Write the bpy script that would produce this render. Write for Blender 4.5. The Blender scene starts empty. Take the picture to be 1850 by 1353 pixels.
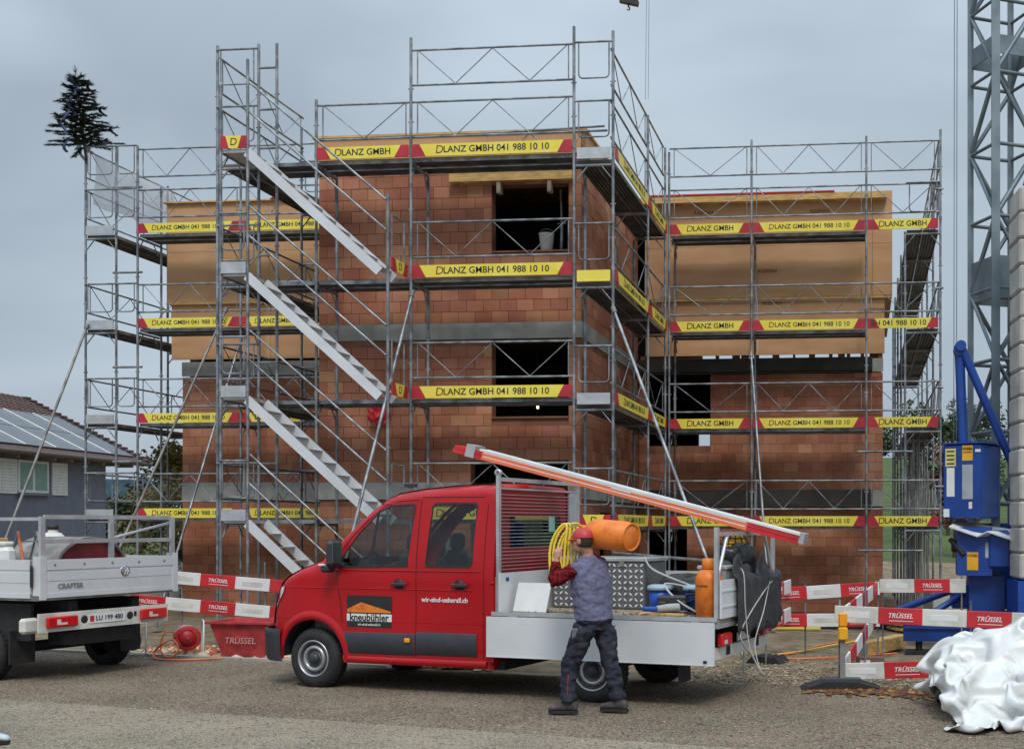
import bpy, bmesh, math, random
from mathutils import Vector, Matrix, noise as mnoise
R=math.radians
random.seed(11)
sc=bpy.context.scene
# ------------------------------------------------------------------ camera
F=2150.0; CX=1340.0; HZ=945.0; HC=1.9          # focal length, principal point and horizon of a cropped level photograph
cam=bpy.data.cameras.new('camera'); camo=bpy.data.objects.new('camera',cam); sc.collection.objects.link(camo)
camo.location=(0,0,HC); camo.rotation_euler=(R(90),0,0)
cam.sensor_width=36; cam.lens=F/1850*36; cam.shift_x=(925-CX)/1850; cam.shift_y=(HZ-676.5)/1850
cam.clip_start=.1; cam.clip_end=3000; sc.camera=camo
# ------------------------------------------------------------------ sky, sun, exposure
w=bpy.data.worlds.new('World'); sc.world=w; w.use_nodes=True
nt=w.node_tree; N=nt.nodes; L=nt.links; N.clear()
out=N.new('ShaderNodeOutputWorld'); bg=N.new('ShaderNodeBackground'); L.new(bg.outputs[0],out.inputs[0])
SUN_EL,SUN_AZ=50,168
sky=N.new('ShaderNodeTexSky'); sky.sky_type='NISHITA'; sky.sun_disc=False; sky.sun_elevation=R(SUN_EL); sky.sun_rotation=R(SUN_AZ)
tc=N.new('ShaderNodeTexCoord')
mp=N.new('ShaderNodeMapping'); mp.inputs['Scale'].default_value=(1,1,2.6); L.new(tc.outputs['Generated'],mp.inputs[0])
n1=N.new('ShaderNodeTexNoise'); n1.inputs['Scale'].default_value=2.1; n1.inputs['Detail'].default_value=4; n1.inputs['Roughness'].default_value=.45; n1.inputs['Distortion'].default_value=.3
L.new(mp.outputs[0],n1.inputs[0])
cr=N.new('ShaderNodeValToRGB'); L.new(n1.outputs[0],cr.inputs[0])
cr.color_ramp.elements[0].position=.40; cr.color_ramp.elements[0].color=(.29,.345,.405,1)
cr.color_ramp.elements[1].position=.62; cr.color_ramp.elements[1].color=(.405,.475,.54,1)
sep=N.new('ShaderNodeSeparateXYZ'); L.new(tc.outputs['Generated'],sep.inputs[0])
gr=N.new('ShaderNodeMapRange'); L.new(sep.outputs[2],gr.inputs[0])           # overcast sky: brighter towards the zenith
gr.inputs['From Min'].default_value=.3; gr.inputs['From Max'].default_value=1; gr.inputs['To Min'].default_value=1.0; gr.inputs['To Max'].default_value=2.9
mul=N.new('ShaderNodeVectorMath'); mul.operation='SCALE'; L.new(cr.outputs[0],mul.inputs[0]); L.new(gr.outputs[0],mul.inputs['Scale'])
sk=N.new('ShaderNodeVectorMath'); sk.operation='SCALE'; sk.inputs['Scale'].default_value=.006; L.new(sky.outputs[0],sk.inputs[0])
ad=N.new('ShaderNodeVectorMath'); ad.operation='ADD'; L.new(mul.outputs[0],ad.inputs[0]); L.new(sk.outputs[0],ad.inputs[1])
L.new(ad.outputs[0],bg.inputs[0]); bg.inputs[1].default_value=1.0
sl=bpy.data.lights.new('sun','SUN'); sl.energy=1.5; sl.angle=R(16); sl.color=(1,.96,.9)
so=bpy.data.objects.new('sun',sl); sc.collection.objects.link(so); so.location=(0,-10,40)
d=Vector((math.sin(R(SUN_AZ))*math.cos(R(SUN_EL)),math.cos(R(SUN_AZ))*math.cos(R(SUN_EL)),math.sin(R(SUN_EL))))
so.rotation_euler=d.to_track_quat('Z','Y').to_euler()
sc.view_settings.view_transform='Standard'; sc.view_settings.look='None'; sc.view_settings.gamma=1; sc.view_settings.exposure=.28; sc.view_settings.use_curve_mapping=False
# ------------------------------------------------------------------ frames of reference
A=math.atan(220/2150.); ca,sa=math.cos(A),math.sin(A)
Y0=2*F/220.8; X0=(1037-CX)/F*Y0                 # building frame: origin at the front scaffold's right post
TH=R(19.24); ct,st=math.cos(TH),math.sin(TH); TX,TY=-4.937,13.662   # road frame: origin under the red truck's front wheel
def BW(u,v,z=0): return Vector((X0+ca*u+sa*v,Y0-sa*u+ca*v,z))
def RW(t,n,z=0): return Vector((TX+ct*t+st*n,TY-st*t+ct*n,z))
# ------------------------------------------------------------------ materials
MATS={}
def mat(name,col,rough=.6,metal=0,var=.12,scale=6,bump=0,bscale=60,col2=None,spec=.5,attr=False,coat=0,detail=5,lo=.35,hi=.65,stretch=None,alpha=None):
    if name in MATS: return MATS[name]
    m=bpy.data.materials.new(name); m.use_nodes=True; t=m.node_tree; n=t.nodes; l=t.links
    b=n['Principled BSDF']; b.inputs['Roughness'].default_value=rough; b.inputs['Metallic'].default_value=metal; b.inputs['Specular IOR Level'].default_value=spec
    if coat: b.inputs['Coat Weight'].default_value=coat; b.inputs['Coat Roughness'].default_value=.06
    c=n.new('ShaderNodeTexCoord'); g=n.new('ShaderNodeNewGeometry')
    src=g.outputs['Position']
    if stretch:
        mm=n.new('ShaderNodeMapping'); mm.inputs['Scale'].default_value=stretch; l.new(src,mm.inputs[0]); src=mm.outputs[0]
    x=n.new('ShaderNodeTexNoise'); x.inputs['Scale'].default_value=scale; x.inputs['Detail'].default_value=detail; l.new(src,x.inputs[0])
    r=n.new('ShaderNodeValToRGB'); l.new(x.outputs[0],r.inputs[0])
    if col2 is None: col2=[min(1,k*(1+var)) for k in col]; c1=[k*(1-var) for k in col]
    else: c1=col
    r.color_ramp.elements[0].position=lo; r.color_ramp.elements[1].position=hi
    r.color_ramp.elements[0].color=(*c1,1); r.color_ramp.elements[1].color=(*col2,1)
    o=r.outputs[0]
    if attr:
        a=n.new('ShaderNodeAttribute'); a.attribute_name='Col'
        mx=n.new('ShaderNodeMix'); mx.data_type='RGBA'; mx.blend_type='MULTIPLY'; mx.inputs['Factor'].default_value=1
        l.new(o,mx.inputs['A']); l.new(a.outputs['Color'],mx.inputs['B']); o=mx.outputs['Result']
    l.new(o,b.inputs['Base Color'])
    if bump:
        y=n.new('ShaderNodeTexNoise'); y.inputs['Scale'].default_value=bscale; y.inputs['Detail'].default_value=3; l.new(g.outputs['Position'],y.inputs[0])
        bp=n.new('ShaderNodeBump'); bp.inputs['Strength'].default_value=bump; bp.inputs['Distance'].default_value=.02; l.new(y.outputs[0],bp.inputs['Height']); l.new(bp.outputs[0],b.inputs['Normal'])
    if alpha is not None: b.inputs['Alpha'].default_value=alpha
    MATS[name]=m; return m
def glass(name,tint,ior=1.5,op=.55):
    m=bpy.data.materials.new(name); m.use_nodes=True; t=m.node_tree; n=t.nodes; l=t.links; n.clear()
    o=n.new('ShaderNodeOutputMaterial'); tr=n.new('ShaderNodeBsdfTransparent'); tr.inputs[0].default_value=(*tint,1)
    gl=n.new('ShaderNodeBsdfGlossy'); gl.inputs['Roughness'].default_value=.02; gl.inputs[0].default_value=(.9,.95,1,1)
    lw=n.new('ShaderNodeLayerWeight'); pw=n.new('ShaderNodeMath'); pw.operation='POWER'; pw.inputs[1].default_value=4; l.new(lw.outputs['Facing'],pw.inputs[0])
    fr=n.new('ShaderNodeMath'); fr.operation='MULTIPLY_ADD'; fr.inputs[1].default_value=.8; fr.inputs[2].default_value=.05; l.new(pw.outputs[0],fr.inputs[0]); mx=n.new('ShaderNodeMixShader')
    l.new(fr.outputs[0],mx.inputs[0]); l.new(tr.outputs[0],mx.inputs[1]); l.new(gl.outputs[0],mx.inputs[2]); l.new(mx.outputs[0],o.inputs[0]); return m
galv=mat('galvanised_steel',(.225,.24,.255),.45,.5,.45,4.5,.05,90)
galvd=mat('galvanised_dull',(.22,.21,.20),.6,.3,.35,4,.05,60)
alu=mat('aluminium',(.52,.53,.54),.4,.6,.12,5)
aluw=mat('anodised_panel',(.62,.64,.66),.45,.15,.06,1.6,.03,30)
deckm=mat('deck_steel',(.10,.088,.078),.75,.15,.45,2.5,.05,40)
yel=mat('board_yellow',(.74,.60,.05),.45,0,.10,3,col2=(.80,.69,.11))
redb=mat('board_red',(.40,.018,.035),.45,0,.18,3)
blk=mat('print_black',(.018,.017,.016),.6,0,.1)
brick=mat('clay_block',(.30,.115,.068),.9,0,.2,.8,.5,70,col2=(.50,.235,.140),attr=True,spec=.2,detail=7,lo=.38,hi=.7)
mortar=mat('mortar',(.235,.115,.072),.95,0,.25,3,.3,80,spec=.1)
conc=mat('concrete',(.28,.28,.25),.9,0,.2,2.2,.25,50,col2=(.44,.44,.40),spec=.2)
osb=mat('fibreboard',(.50,.275,.140),.85,0,.1,1.6,.12,140,stretch=(.5,.5,2.2),detail=8,lo=.3,hi=.7,col2=(.62,.37,.20),spec=.2)
wood=mat('timber_yellow',(.55,.34,.12),.75,0,.25,5,.1,60,stretch=(1,1,6))
woodg=mat('timber_grey',(.28,.23,.17),.85,0,.3,6,.2,60,stretch=(6,1,1))
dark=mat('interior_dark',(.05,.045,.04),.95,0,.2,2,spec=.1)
rubber=mat('rubber_black',(.017,.017,.018),.75,0,.3,10,.1,80)
plast=mat('plastic_dark',(.03,.032,.04),.5,0,.15,6,.05,200)
tred=mat('truck_red_paint',(.40,.003,.008),.34,0,.10,1.2,coat=.12,spec=.35)
white=mat('paint_white',(.70,.71,.70),.45,0,.07,3)
dirtyw=mat('paint_dirty_white',(.56,.55,.50),.6,0,.18,4,.05,40,lo=.3,hi=.6)
barred=mat('barrier_red',(.52,.022,.028),.45,0,.15,4)
orange=mat('gas_orange',(.58,.13,.012),.45,0,.2,9,.1,60,col2=(.76,.20,.02),lo=.3,hi=.5)
orbar=mat('slat_orange',(.78,.17,.06),.4,0,.08,2)
hose=mat('hose_yellow',(.72,.52,.04),.45,0,.12,8)
blue=mat('crane_blue',(.008,.05,.26),.4,0,.15,3)
craneg=mat('crane_steel',(.16,.20,.225),.5,.3,.2,3)
ballast=mat('ballast_concrete',(.42,.41,.38),.9,0,.15,3,.2,60)
skin=mat('skin',(.46,.24,.16),.55,0,.08,20,spec=.3)
denim=mat('denim_dark',(.030,.033,.046),.9,0,.35,14,.25,160,spec=.15)
vest=mat('fleece_vest',(.15,.15,.235),.95,0,.15,25,.4,220,spec=.1)
plaid=mat('plaid_dark_red',(.045,.006,.010),.9,0,.6,34,.2,160,spec=.1,col2=(.21,.012,.016),lo=.42,hi=.58)
capred=mat('cap_red',(.42,.03,.035),.5,0,.15,12)
boot=mat('boot_leather',(.075,.06,.058),.8,0,.35,18,.3,90)
hairm=mat('hair_dark',(.03,.02,.015),.8,0,.3,60)
lampred=mat('lamp_red',(.55,.01,.012),.2,0,.05,5,coat=.5)
lampwhite=mat('lamp_clear',(.62,.62,.60),.2,0,.05,5,coat=.5)
lampamber=mat('lamp_amber',(.85,.32,.01),.25,0,.05,5)
chrome=mat('chrome',(.6,.6,.62),.18,1,.05,5)
rimm=mat('rim_steel',(.42,.43,.44),.38,.7,.1,12)
tubred=mat('tub_red',(.42,.045,.05),.5,0,.3,5,.1,30)
cable_o=mat('cable_orange',(.68,.16,.05),.5,0,.15,5)
cable_w=mat('cable_grey',(.42,.42,.40),.5,0,.15,5)
glassv=glass('vehicle_glass',(.62,.66,.64))
glassh=glass('house_glass',(.86,.92,.92))
# ------------------------------------------------------------------ mesh helpers
C=sc.collection
class MB:
    def __init__(s): s.v=[];s.f=[];s.sm=[];s.col=[];s.cur=None;s.mi=[];s.m=0
    def poly(s,pts,faces,smooth=False):
        b=len(s.v); s.v+=[tuple(p) for p in pts]
        for f in faces: s.f.append([b+i for i in f]); s.sm.append(smooth); s.col.append(s.cur); s.mi.append(s.m)
        return s
    def box(s,a,b):
        x0,y0,z0=[min(a[i],b[i]) for i in range(3)]; x1,y1,z1=[max(a[i],b[i]) for i in range(3)]
        return s.poly([(x0,y0,z0),(x1,y0,z0),(x1,y1,z0),(x0,y1,z0),(x0,y0,z1),(x1,y0,z1),(x1,y1,z1),(x0,y1,z1)],
            [(0,3,2,1),(4,5,6,7),(0,1,5,4),(1,2,6,5),(2,3,7,6),(3,0,4,7)])
    def cbox(s,c,h,b=.01):           # chamfered box, centre and half sizes
        hx,hy,hz=h; b=min(b,hx*.9,hy*.9,hz*.9); vs=[];idx={}
        for sx in(-1,1):
            for sy in(-1,1):
                for sz in(-1,1):
                    for k,(dx,dy,dz) in enumerate(((0,b,b),(b,0,b),(b,b,0))):
                        idx[(sx,sy,sz,k)]=len(vs); vs.append((c[0]+sx*(hx-dx),c[1]+sy*(hy-dy),c[2]+sz*(hz-dz)))
        fs=[]
        q=[(-1,-1),(1,-1),(1,1),(-1,1)]
        for sg in(-1,1):
            o=1 if sg>0 else -1
            fs.append([idx[(sg,a,e,0)] for a,e in q[::o]]); fs.append([idx[(a,sg,e,1)] for a,e in q[::-o]]); fs.append([idx[(a,e,sg,2)] for a,e in q[::o]])
        for a in(-1,1):
            for e in(-1,1):
                fs.append([idx[(a,e,-1,0)],idx[(a,e,1,0)],idx[(a,e,1,1)],idx[(a,e,-1,1)]])
                fs.append([idx[(a,-1,e,0)],idx[(a,1,e,0)],idx[(a,1,e,2)],idx[(a,-1,e,2)]])
                fs.append([idx[(-1,a,e,1)],idx[(1,a,e,1)],idx[(1,a,e,2)],idx[(-1,a,e,2)]])
                for g in(-1,1): fs.append([idx[(a,e,g,0)],idx[(a,e,g,1)],idx[(a,e,g,2)]])
        return s.poly(vs,fs)
    def tube(s,p0,p1,r,n=8,r1=None,cap=True):
        p0=Vector(p0);p1=Vector(p1);d=(p1-p0)
        if d.length<1e-6: return s
        d.normalize(); a=Vector((0,0,1)) if abs(d.z)<.9 else Vector((1,0,0)); x=d.cross(a).normalized(); y=d.cross(x)
        r1=r if r1 is None else r1
        vs=[p0+(x*math.cos(2*math.pi*i/n)+y*math.sin(2*math.pi*i/n))*r for i in range(n)]+[p1+(x*math.cos(2*math.pi*i/n)+y*math.sin(2*math.pi*i/n))*r1 for i in range(n)]
        s.poly(vs,[(i,i+n,(i+1)%n+n,(i+1)%n) for i in range(n)],True)
        if cap: s.poly(vs,[tuple(range(n)),tuple(range(2*n-1,n-1,-1))])
        return s
    def path(s,pts,r,n=6,closed=False):
        pts=[Vector(p) for p in pts]; m=len(pts); rings=[]; x=None
        for i,p in enumerate(pts):
            a=pts[(i-1)%m] if (closed or i>0) else p; b=pts[(i+1)%m] if (closed or i<m-1) else p
            d=(b-a).normalized()
            if x is None: x=d.orthogonal().normalized()
            x=(x-d*x.dot(d)); x=x.normalized() if x.length>1e-6 else d.orthogonal().normalized()
            y=d.cross(x); rr=r[i] if isinstance(r,(list,tuple)) else r
            rings.append([p+(x*math.cos(2*math.pi*k/n)+y*math.sin(2*math.pi*k/n))*rr for k in range(n)])
        vs=[q for g in rings for q in g]; fs=[]
        for i in range(m if closed else m-1):
            for k in range(n): fs.append((i*n+k,i*n+(k+1)%n,((i+1)%m)*n+(k+1)%n,((i+1)%m)*n+k))
        s.poly(vs,fs,True)
        if not closed: s.poly(vs,[tuple(range(n-1,-1,-1)),tuple(range((m-1)*n,m*n))])
        return s
    def prism(s,poly,lo,hi,axis=1):
        n=len(poly)
        def P(a,b,c): return (a,c,b) if axis==1 else ((c,a,b) if axis==0 else (a,b,c))
        vs=[P(a,b,lo) for a,b in poly]+[P(a,b,hi) for a,b in poly]
        return s.poly(vs,[tuple(range(n)),tuple(range(2*n-1,n-1,-1))]+[(i,i+n,(i+1)%n+n,(i+1)%n) for i in range(n)])
    def lathe(s,prof,o=(0,0,0),ax='z',n=24,smooth=True):
        def P(r,h,a):
            c,q=math.cos(a)*r,math.sin(a)*r
            return (o[0]+c,o[1]+q,o[2]+h) if ax=='z' else ((o[0]+c,o[1]+h,o[2]+q) if ax=='y' else (o[0]+h,o[1]+c,o[2]+q))
        m=len(prof); vs=[P(r,h,2*math.pi*k/n) for r,h in prof for k in range(n)]
        return s.poly(vs,[(i*n+k,i*n+(k+1)%n,(i+1)*n+(k+1)%n,(i+1)*n+k) for i in range(m-1) for k in range(n)],smooth)
    def loft(s,rings,closed_ends=True):
        n=len(rings[0]); m=len(rings); vs=[p for g in rings for p in g]
        s.poly(vs,[(i*n+k,i*n+(k+1)%n,(i+1)*n+(k+1)%n,(i+1)*n+k) for i in range(m-1) for k in range(n)],True)
        if closed_ends: s.poly(vs,[tuple(range(n-1,-1,-1)),tuple(range((m-1)*n,m*n))])
        return s
    def xf(s,M,start=0):
        for i in range(start,len(s.v)): s.v[i]=tuple(M@Vector(s.v[i]))
        return s
    def mesh(s,name,fix=True):
        me=bpy.data.meshes.new(name); me.from_pydata(s.v,[],s.f); 
        me.polygons.foreach_set('use_smooth',s.sm)
        if any(s.mi): me.polygons.foreach_set('material_index',s.mi)
        if any(c is not None for c in s.col):
            at=me.color_attributes.new('Col','FLOAT_COLOR','CORNER'); buf=[]
            for p,c in zip(me.polygons,s.col):
                c=c or (1,1,1); buf+=[c[0],c[1],c[2],1]*p.loop_total
            at.data.foreach_set('color',buf)
        if fix:
            bm=bmesh.new(); bm.from_mesh(me); bmesh.ops.recalc_face_normals(bm,faces=bm.faces); bm.to_mesh(me); bm.free()
        return me
    def build(s,name,m,parent=None,loc=(0,0,0),rz=0,fix=True,off=None):
        if off is not None: s.v=[(a-off[0],b-off[1],c-off[2]) for a,b,c in s.v]
        return inst(name,with_mat(s.mesh(name,fix),m),parent,loc,rz)
def with_mat(me,m):
    for x in (m if isinstance(m,(list,tuple)) else [m]): me.materials.append(x)
    return me
def inst(name,me,parent=None,loc=(0,0,0),rz=0,rot=None):
    o=bpy.data.objects.new(name,me); C.objects.link(o); o.location=loc; o.rotation_euler=rot or (0,0,rz)
    if parent: o.parent=parent
    return o
def tag(o,label,cat,group=None):
    o['label']=label; o['category']=cat
    if group: o['group']=group
    return o
def thing(name,label,cat,loc=(0,0,0),rz=0,group=None):
    o=bpy.data.objects.new(name,None); o.empty_display_size=.2; C.objects.link(o); o.location=loc; o.rotation_euler=(0,0,rz)
    return tag(o,label,cat,group)
def structure(o): o['kind']='structure'; return o
def stuff(o): o['kind']='stuff'; return o
def copy_tree(o,parent=None):
    c=o.copy(); C.objects.link(c); c.parent=parent
    for ch in list(o.children): copy_tree(ch,c)
    return c
TXT={}
def evalm(o):                      # evaluate one object alone, in a scratch scene
    s=bpy.data.scenes.new('scratch'); s.collection.objects.link(o); vl=s.view_layers[0]; vl.update(); dg=vl.depsgraph; dg.update()
    me=bpy.data.meshes.new_from_object(o.evaluated_get(dg)); bpy.data.objects.remove(o); bpy.data.scenes.remove(s); return me
def text_mesh(s,size,m,bold=.0,shear=0,align='CENTER',ext=.0015):
    k=(s,size,m.name,bold,shear,align)
    if k in TXT: return TXT[k]
    cu=bpy.data.curves.new('t','FONT'); cu.body=s; cu.size=size; cu.align_x=align; cu.align_y='CENTER'; cu.offset=bold*size; cu.shear=shear; cu.extrude=ext; cu.resolution_u=3
    o=bpy.data.objects.new('t',cu); me=evalm(o)
    me.transform(Matrix.Rotation(R(90),4,'X')); me.materials.clear(); me.materials.append(m); TXT[k]=me; return me
def fbm(p,o=4):
    a=0;s=1
    for i in range(o): a+=mnoise.noise(Vector(p)*(2**i))*s; s*=.5
    return a
def solid(mb,voxel=.014,smooth=4,name='m',disp=None):     # join overlapping shapes of one mesh into a continuous surface
    me=mb.mesh(name); o=bpy.data.objects.new(name,me)
    r=o.modifiers.new('r','REMESH'); r.mode='VOXEL'; r.voxel_size=voxel; r.use_smooth_shade=True
    if smooth: q=o.modifiers.new('s','SMOOTH'); q.iterations=smooth; q.factor=.5
    nm=evalm(o)
    if disp:
        nm.update()
        for v in nm.vertices: v.co=v.co+v.normal*disp(v.co)
    for p in nm.polygons: p.use_smooth=True
    nm.materials.clear(); return nm

def dusty(m,col,scale,lo,hi,amt=.7):      # dried dust, cement smears, stains: a second, larger blotch pattern
    t=m.node_tree; n=t.nodes; l=t.links; b=n['Principled BSDF']; src=b.inputs['Base Color'].links[0].from_socket
    g=n.new('ShaderNodeNewGeometry'); x=n.new('ShaderNodeTexNoise'); x.inputs['Scale'].default_value=scale; x.inputs['Detail'].default_value=6; x.inputs['Roughness'].default_value=.6; l.new(g.outputs['Position'],x.inputs[0])
    r=n.new('ShaderNodeMapRange'); r.inputs[1].default_value=lo; r.inputs[2].default_value=hi; r.inputs[4].default_value=amt; l.new(x.outputs[0],r.inputs[0])
    mx=n.new('ShaderNodeMix'); mx.data_type='RGBA'; l.new(r.outputs[0],mx.inputs['Factor']); l.new(src,mx.inputs['A']); mx.inputs['B'].default_value=(*col,1); l.new(mx.outputs['Result'],b.inputs['Base Color'])
dusty(brick,(.52,.30,.20),.6,.54,.74,.5); dusty(osb,(.34,.18,.09),.7,.58,.75,.5); dusty(tred,(.20,.03,.03),2.2,.60,.85,.35); dusty(galv,(.42,.41,.38),9,.60,.68,.6); dusty(aluw,(.40,.40,.38),3,.60,.8,.4); dusty(white,(.5,.48,.43),5,.58,.8,.4); dusty(yel,(.45,.38,.12),5,.60,.8,.5); dusty(denim,(.10,.095,.09),5,.55,.75,.5)
# ================================================================== ground, road, meadow, hills
def gz(x,y):
    z=-.03 if y<19 else max(-.17,-.03-(y-19)*.07)
    if y>42: z+= (y-42)*(.058 if x>-6 else .012)
    return z
asph=mat('asphalt',(.135,.100,.066),.93,0,.3,.9,.5,150,col2=(.225,.175,.122),spec=.25,lo=.3,hi=.72,detail=9)
asph2=mat('asphalt_pale',(.20,.163,.115),.93,0,.3,1.3,.5,150,col2=(.29,.243,.178),spec=.25,lo=.3,hi=.7,detail=9)
def speckle(m,col,scale=190,thr=.68,col2=None,thr2=.33):
    t=m.node_tree; n=t.nodes; l=t.links; b=n['Principled BSDF']; src=b.inputs['Base Color'].links[0].from_socket
    g=n.new('ShaderNodeNewGeometry'); 
    for cc,th,up in ((col,thr,True),(col2,thr2,False)):
        if cc is None: continue
        x=n.new('ShaderNodeTexNoise'); x.inputs['Scale'].default_value=scale*(1 if up else .55); x.inputs['Detail'].default_value=2; l.new(g.outputs['Position'],x.inputs[0])
        r=n.new('ShaderNodeMapRange'); l.new(x.outputs[0],r.inputs[0])
        if up: r.inputs[1].default_value=th-.06; r.inputs[2].default_value=th
        else: r.inputs[1].default_value=th+.06; r.inputs[2].default_value=th
        mx=n.new('ShaderNodeMix'); mx.data_type='RGBA'; l.new(r.outputs[0],mx.inputs['Factor']); l.new(src,mx.inputs['A']); mx.inputs['B'].default_value=(*cc,1); src=mx.outputs['Result']
    l.new(src,b.inputs['Base Color'])
dusty(asph,(.085,.066,.048),.33,.48,.72,.6); dusty(asph2,(.15,.125,.095),.4,.5,.75,.5)
speckle(asph,(.36,.32,.26),58,.62,(.045,.036,.03),.37)
speckle(asph2,(.46,.42,.35),58,.62,(.10,.085,.068),.37)
gravel=mat('site_gravel',(.15,.115,.075),.95,0,.3,3,.8,60,col2=(.27,.22,.15),spec=.15,detail=8)
grass=mat('meadow_grass',(.055,.085,.03),.95,0,.3,.35,.3,5,col2=(.10,.125,.05),spec=.1)
g=MB(); xs=[-900,-500,-250,-120,-60]+list(range(-50,31,4))+[45,80,150,300,600]; ys=[-30,0,8,12,14,16,18,20,22,24,27,30,34,38,42,46,52,60,75,95,120,160,220,320,500,900,1500]
vs=[(x,y,gz(x,y)-(.3 if y<43 and -46<x<31 else 0)) for y in ys for x in xs]; nx=len(xs)
g.poly(vs,[(j*nx+i,j*nx+i+1,(j+1)*nx+i+1,(j+1)*nx+i) for j in range(len(ys)-1) for i in range(nx-1)],True)
structure(g.build('ground',grass))
def sheet(name,m,quad,z,nu,nv,fn=None):
    b=MB(); vs=[]
    for j in range(nv+1):
        for i in range(nu+1):
            a=i/nu; c=j/nv
            p=Vector(quad[0]).lerp(Vector(quad[1]),a).lerp(Vector(quad[3]).lerp(Vector(quad[2]),a),c)
            if fn: p=fn(p,a,c)
            vs.append((p.x,p.y,z(p.x,p.y) if callable(z) else z))
    b.poly(vs,[(j*(nu+1)+i,j*(nu+1)+i+1,(j+1)*(nu+1)+i+1,(j+1)*(nu+1)+i) for j in range(nv) for i in range(nu)],True)
    return structure(b.build(name,m))
def sz(x,y): return gz(x,y)+.012+.03*fbm((x*.7,y*.7,0),3)*(1 if y>14 else .3)
sheet('building_site_ground',gravel,[RW(-30,1.5),RW(22,1.5),RW(22,38),RW(-30,38)],sz,90,70)
def edge(p,a,c):
    if c>.99: p=p+Vector((st,ct,0))*(.10*fbm((a*50,3,0),3))
    return p
sheet('road',asph,[RW(-70,-26),RW(60,-26),RW(60,1.9),RW(-70,1.9)],.012,240,4,edge)
def edge2(p,a,c):
    if c>.99: p=p+Vector((st,ct,0))*(.09*fbm((a*60,9,0),3))
    return p
sheet('road_repair_strip',asph2,[RW(-70,-8),RW(9,-8),RW(9,-1.85),RW(-70,-1.85)],.016,240,4,edge2)
sheet('pavement',asph2,[RW(-70,-25.8),RW(60,-25.8),RW(60,-3.46),RW(-70,-3.46)],.022,60,2)
kb=MB(); kb.box((0,-.06,0),(1.18,.06,.12)); kme=with_mat(kb.mesh('kerb_stone'),conc)
kerb=structure(bpy.data.objects.new('kerb',None)); C.objects.link(kerb); kerb.location=RW(0,0); kerb.rotation_euler=(0,0,-TH)
for k in range(-6,0): o=inst('kerb_stone',kme,kerb,(k*1.2-.4,2.05+random.uniform(-.01,.01),-.085+random.uniform(-.008,.004))); 
# distant wooded hills
def ridge(name,y,x0,x1,zf,m,seed,dep=60):
    b=MB(); n=160; vs=[]
    for i in range(n+1):
        x=x0+(x1-x0)*i/n; h=zf(x)+fbm((x*.02,seed,0),3)*4+fbm((x*.12,seed,5),4)*2.2
        vs+= [(x,y-dep,0),(x,y-dep*.4,h*.55),(x,y+fbm((x*.1,seed+3,0),3)*8,h),(x,y+dep,0)]
    b.poly(vs,[(i*4+k,i*4+k+1,i*4+k+5,i*4+k+4) for i in range(n) for k in range(3)],True)
    return structure(b.build(name,m))
forest=mat('far_forest_hazed',(.02,.04,.055),.95,0,.5,.12,1.0,.6,spec=.05,col2=(.045,.075,.09))  # blue of distance haze is put into the forest colour
ridge('wooded_hills',420,-420,-90,lambda x:17-((x+230)/90)**2*1.5,forest,2)
ridge('far_hills',600,-200,400,lambda x:20,forest,7)
# ================================================================== building
BO=(0,1.15,0)
bld=thing('brick_house','brick apartment house under construction, upper storeys clad in tan fibreboard','building',BW(*BO),-A)
def bpart(mb,name,m,**k): return mb.build(name,m,bld,off=BO,**k)
def split(a0,a1,z0,z1,holes):
    xs=sorted({a0,a1,*[h[0] for h in holes if a0<h[0]<a1],*[h[1] for h in holes if a0<h[1]<a1]}); zs=sorted({z0,z1,*[h[2] for h in holes if z0<h[2]<z1],*[h[3] for h in holes if z0<h[3]<z1]}); r=[]
    for i in range(len(xs)-1):
        for j in range(len(zs)-1):
            cx=(xs[i]+xs[i+1])/2; cz=(zs[j]+zs[j+1])/2
            if not any(h[0]<cx<h[1] and h[2]<cz<h[3] for h in holes): r.append((xs[i],xs[i+1],zs[j],zs[j+1]))
    return r
HB=[(-1.75,-.38,6.65,7.8),(-1.75,-.38,3.76,5.12),(-2.13,-.38,.95,2.97)]
HS=[(2.6,4.0,.6,2.1)]
HR=[(.06,1.43,3.57,5.12),(.06,.92,.55,1.86)]
HL=[(-8.0,-6.4,5.0,5.001)]
HK=[(.0,5.0,5.75,8.2),(.06,.40,4.08,4.48),(-9.5,-7,.8,2)]
def wall(a0,a1,z0,z1,holes,f,name,m):          # f maps (a, depth, z) to (u, v, z); depth 0 is the outer face
    b=MB()
    for r in split(a0,a1,z0,z1,holes):
        p=f(r[0],.025,r[2]); q=f(r[1],.24,r[3]); b.box(p,q)
    return bpart(b,name,m)
fB=lambda a,d,z:(a,1.15+d,z)
fS=lambda a,d,z:(-.15-d,a,z)
fSL=lambda a,d,z:(-4.9+d,a,z)
fR=lambda a,d,z:(a,6.35+d,z)
fL=lambda a,d,z:(a,5.8+d,z)
fE=lambda a,d,z:(5.12-d,a,z)
fEL=lambda a,d,z:(-10.25+d,a,z)
fK=lambda a,d,z:(a,14.5-d,z)
wall(-4.9,-.15,-.3,8.3,HB,fB,'front_wall',mortar); wall(1.4,6.34,-.3,8.3,HS,fS,'side_wall',mortar); wall(1.4,5.79,-.3,8.3,[],fSL,'side_wall',mortar)
wall(-.39,5.12,-.3,5.1,HR,fR,'wing_wall',mortar); wall(-10.25,-4.66,-.3,5.1,[],fL,'wing_wall',mortar)
wall(6.6,14.25,-.3,8.7,[],fE,'end_wall',mortar); wall(6.05,14.25,-.3,8.7,[],fEL,'end_wall',mortar); wall(-10.2,5.1,-.3,8.7,HK,fK,'rear_wall',mortar)
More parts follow.
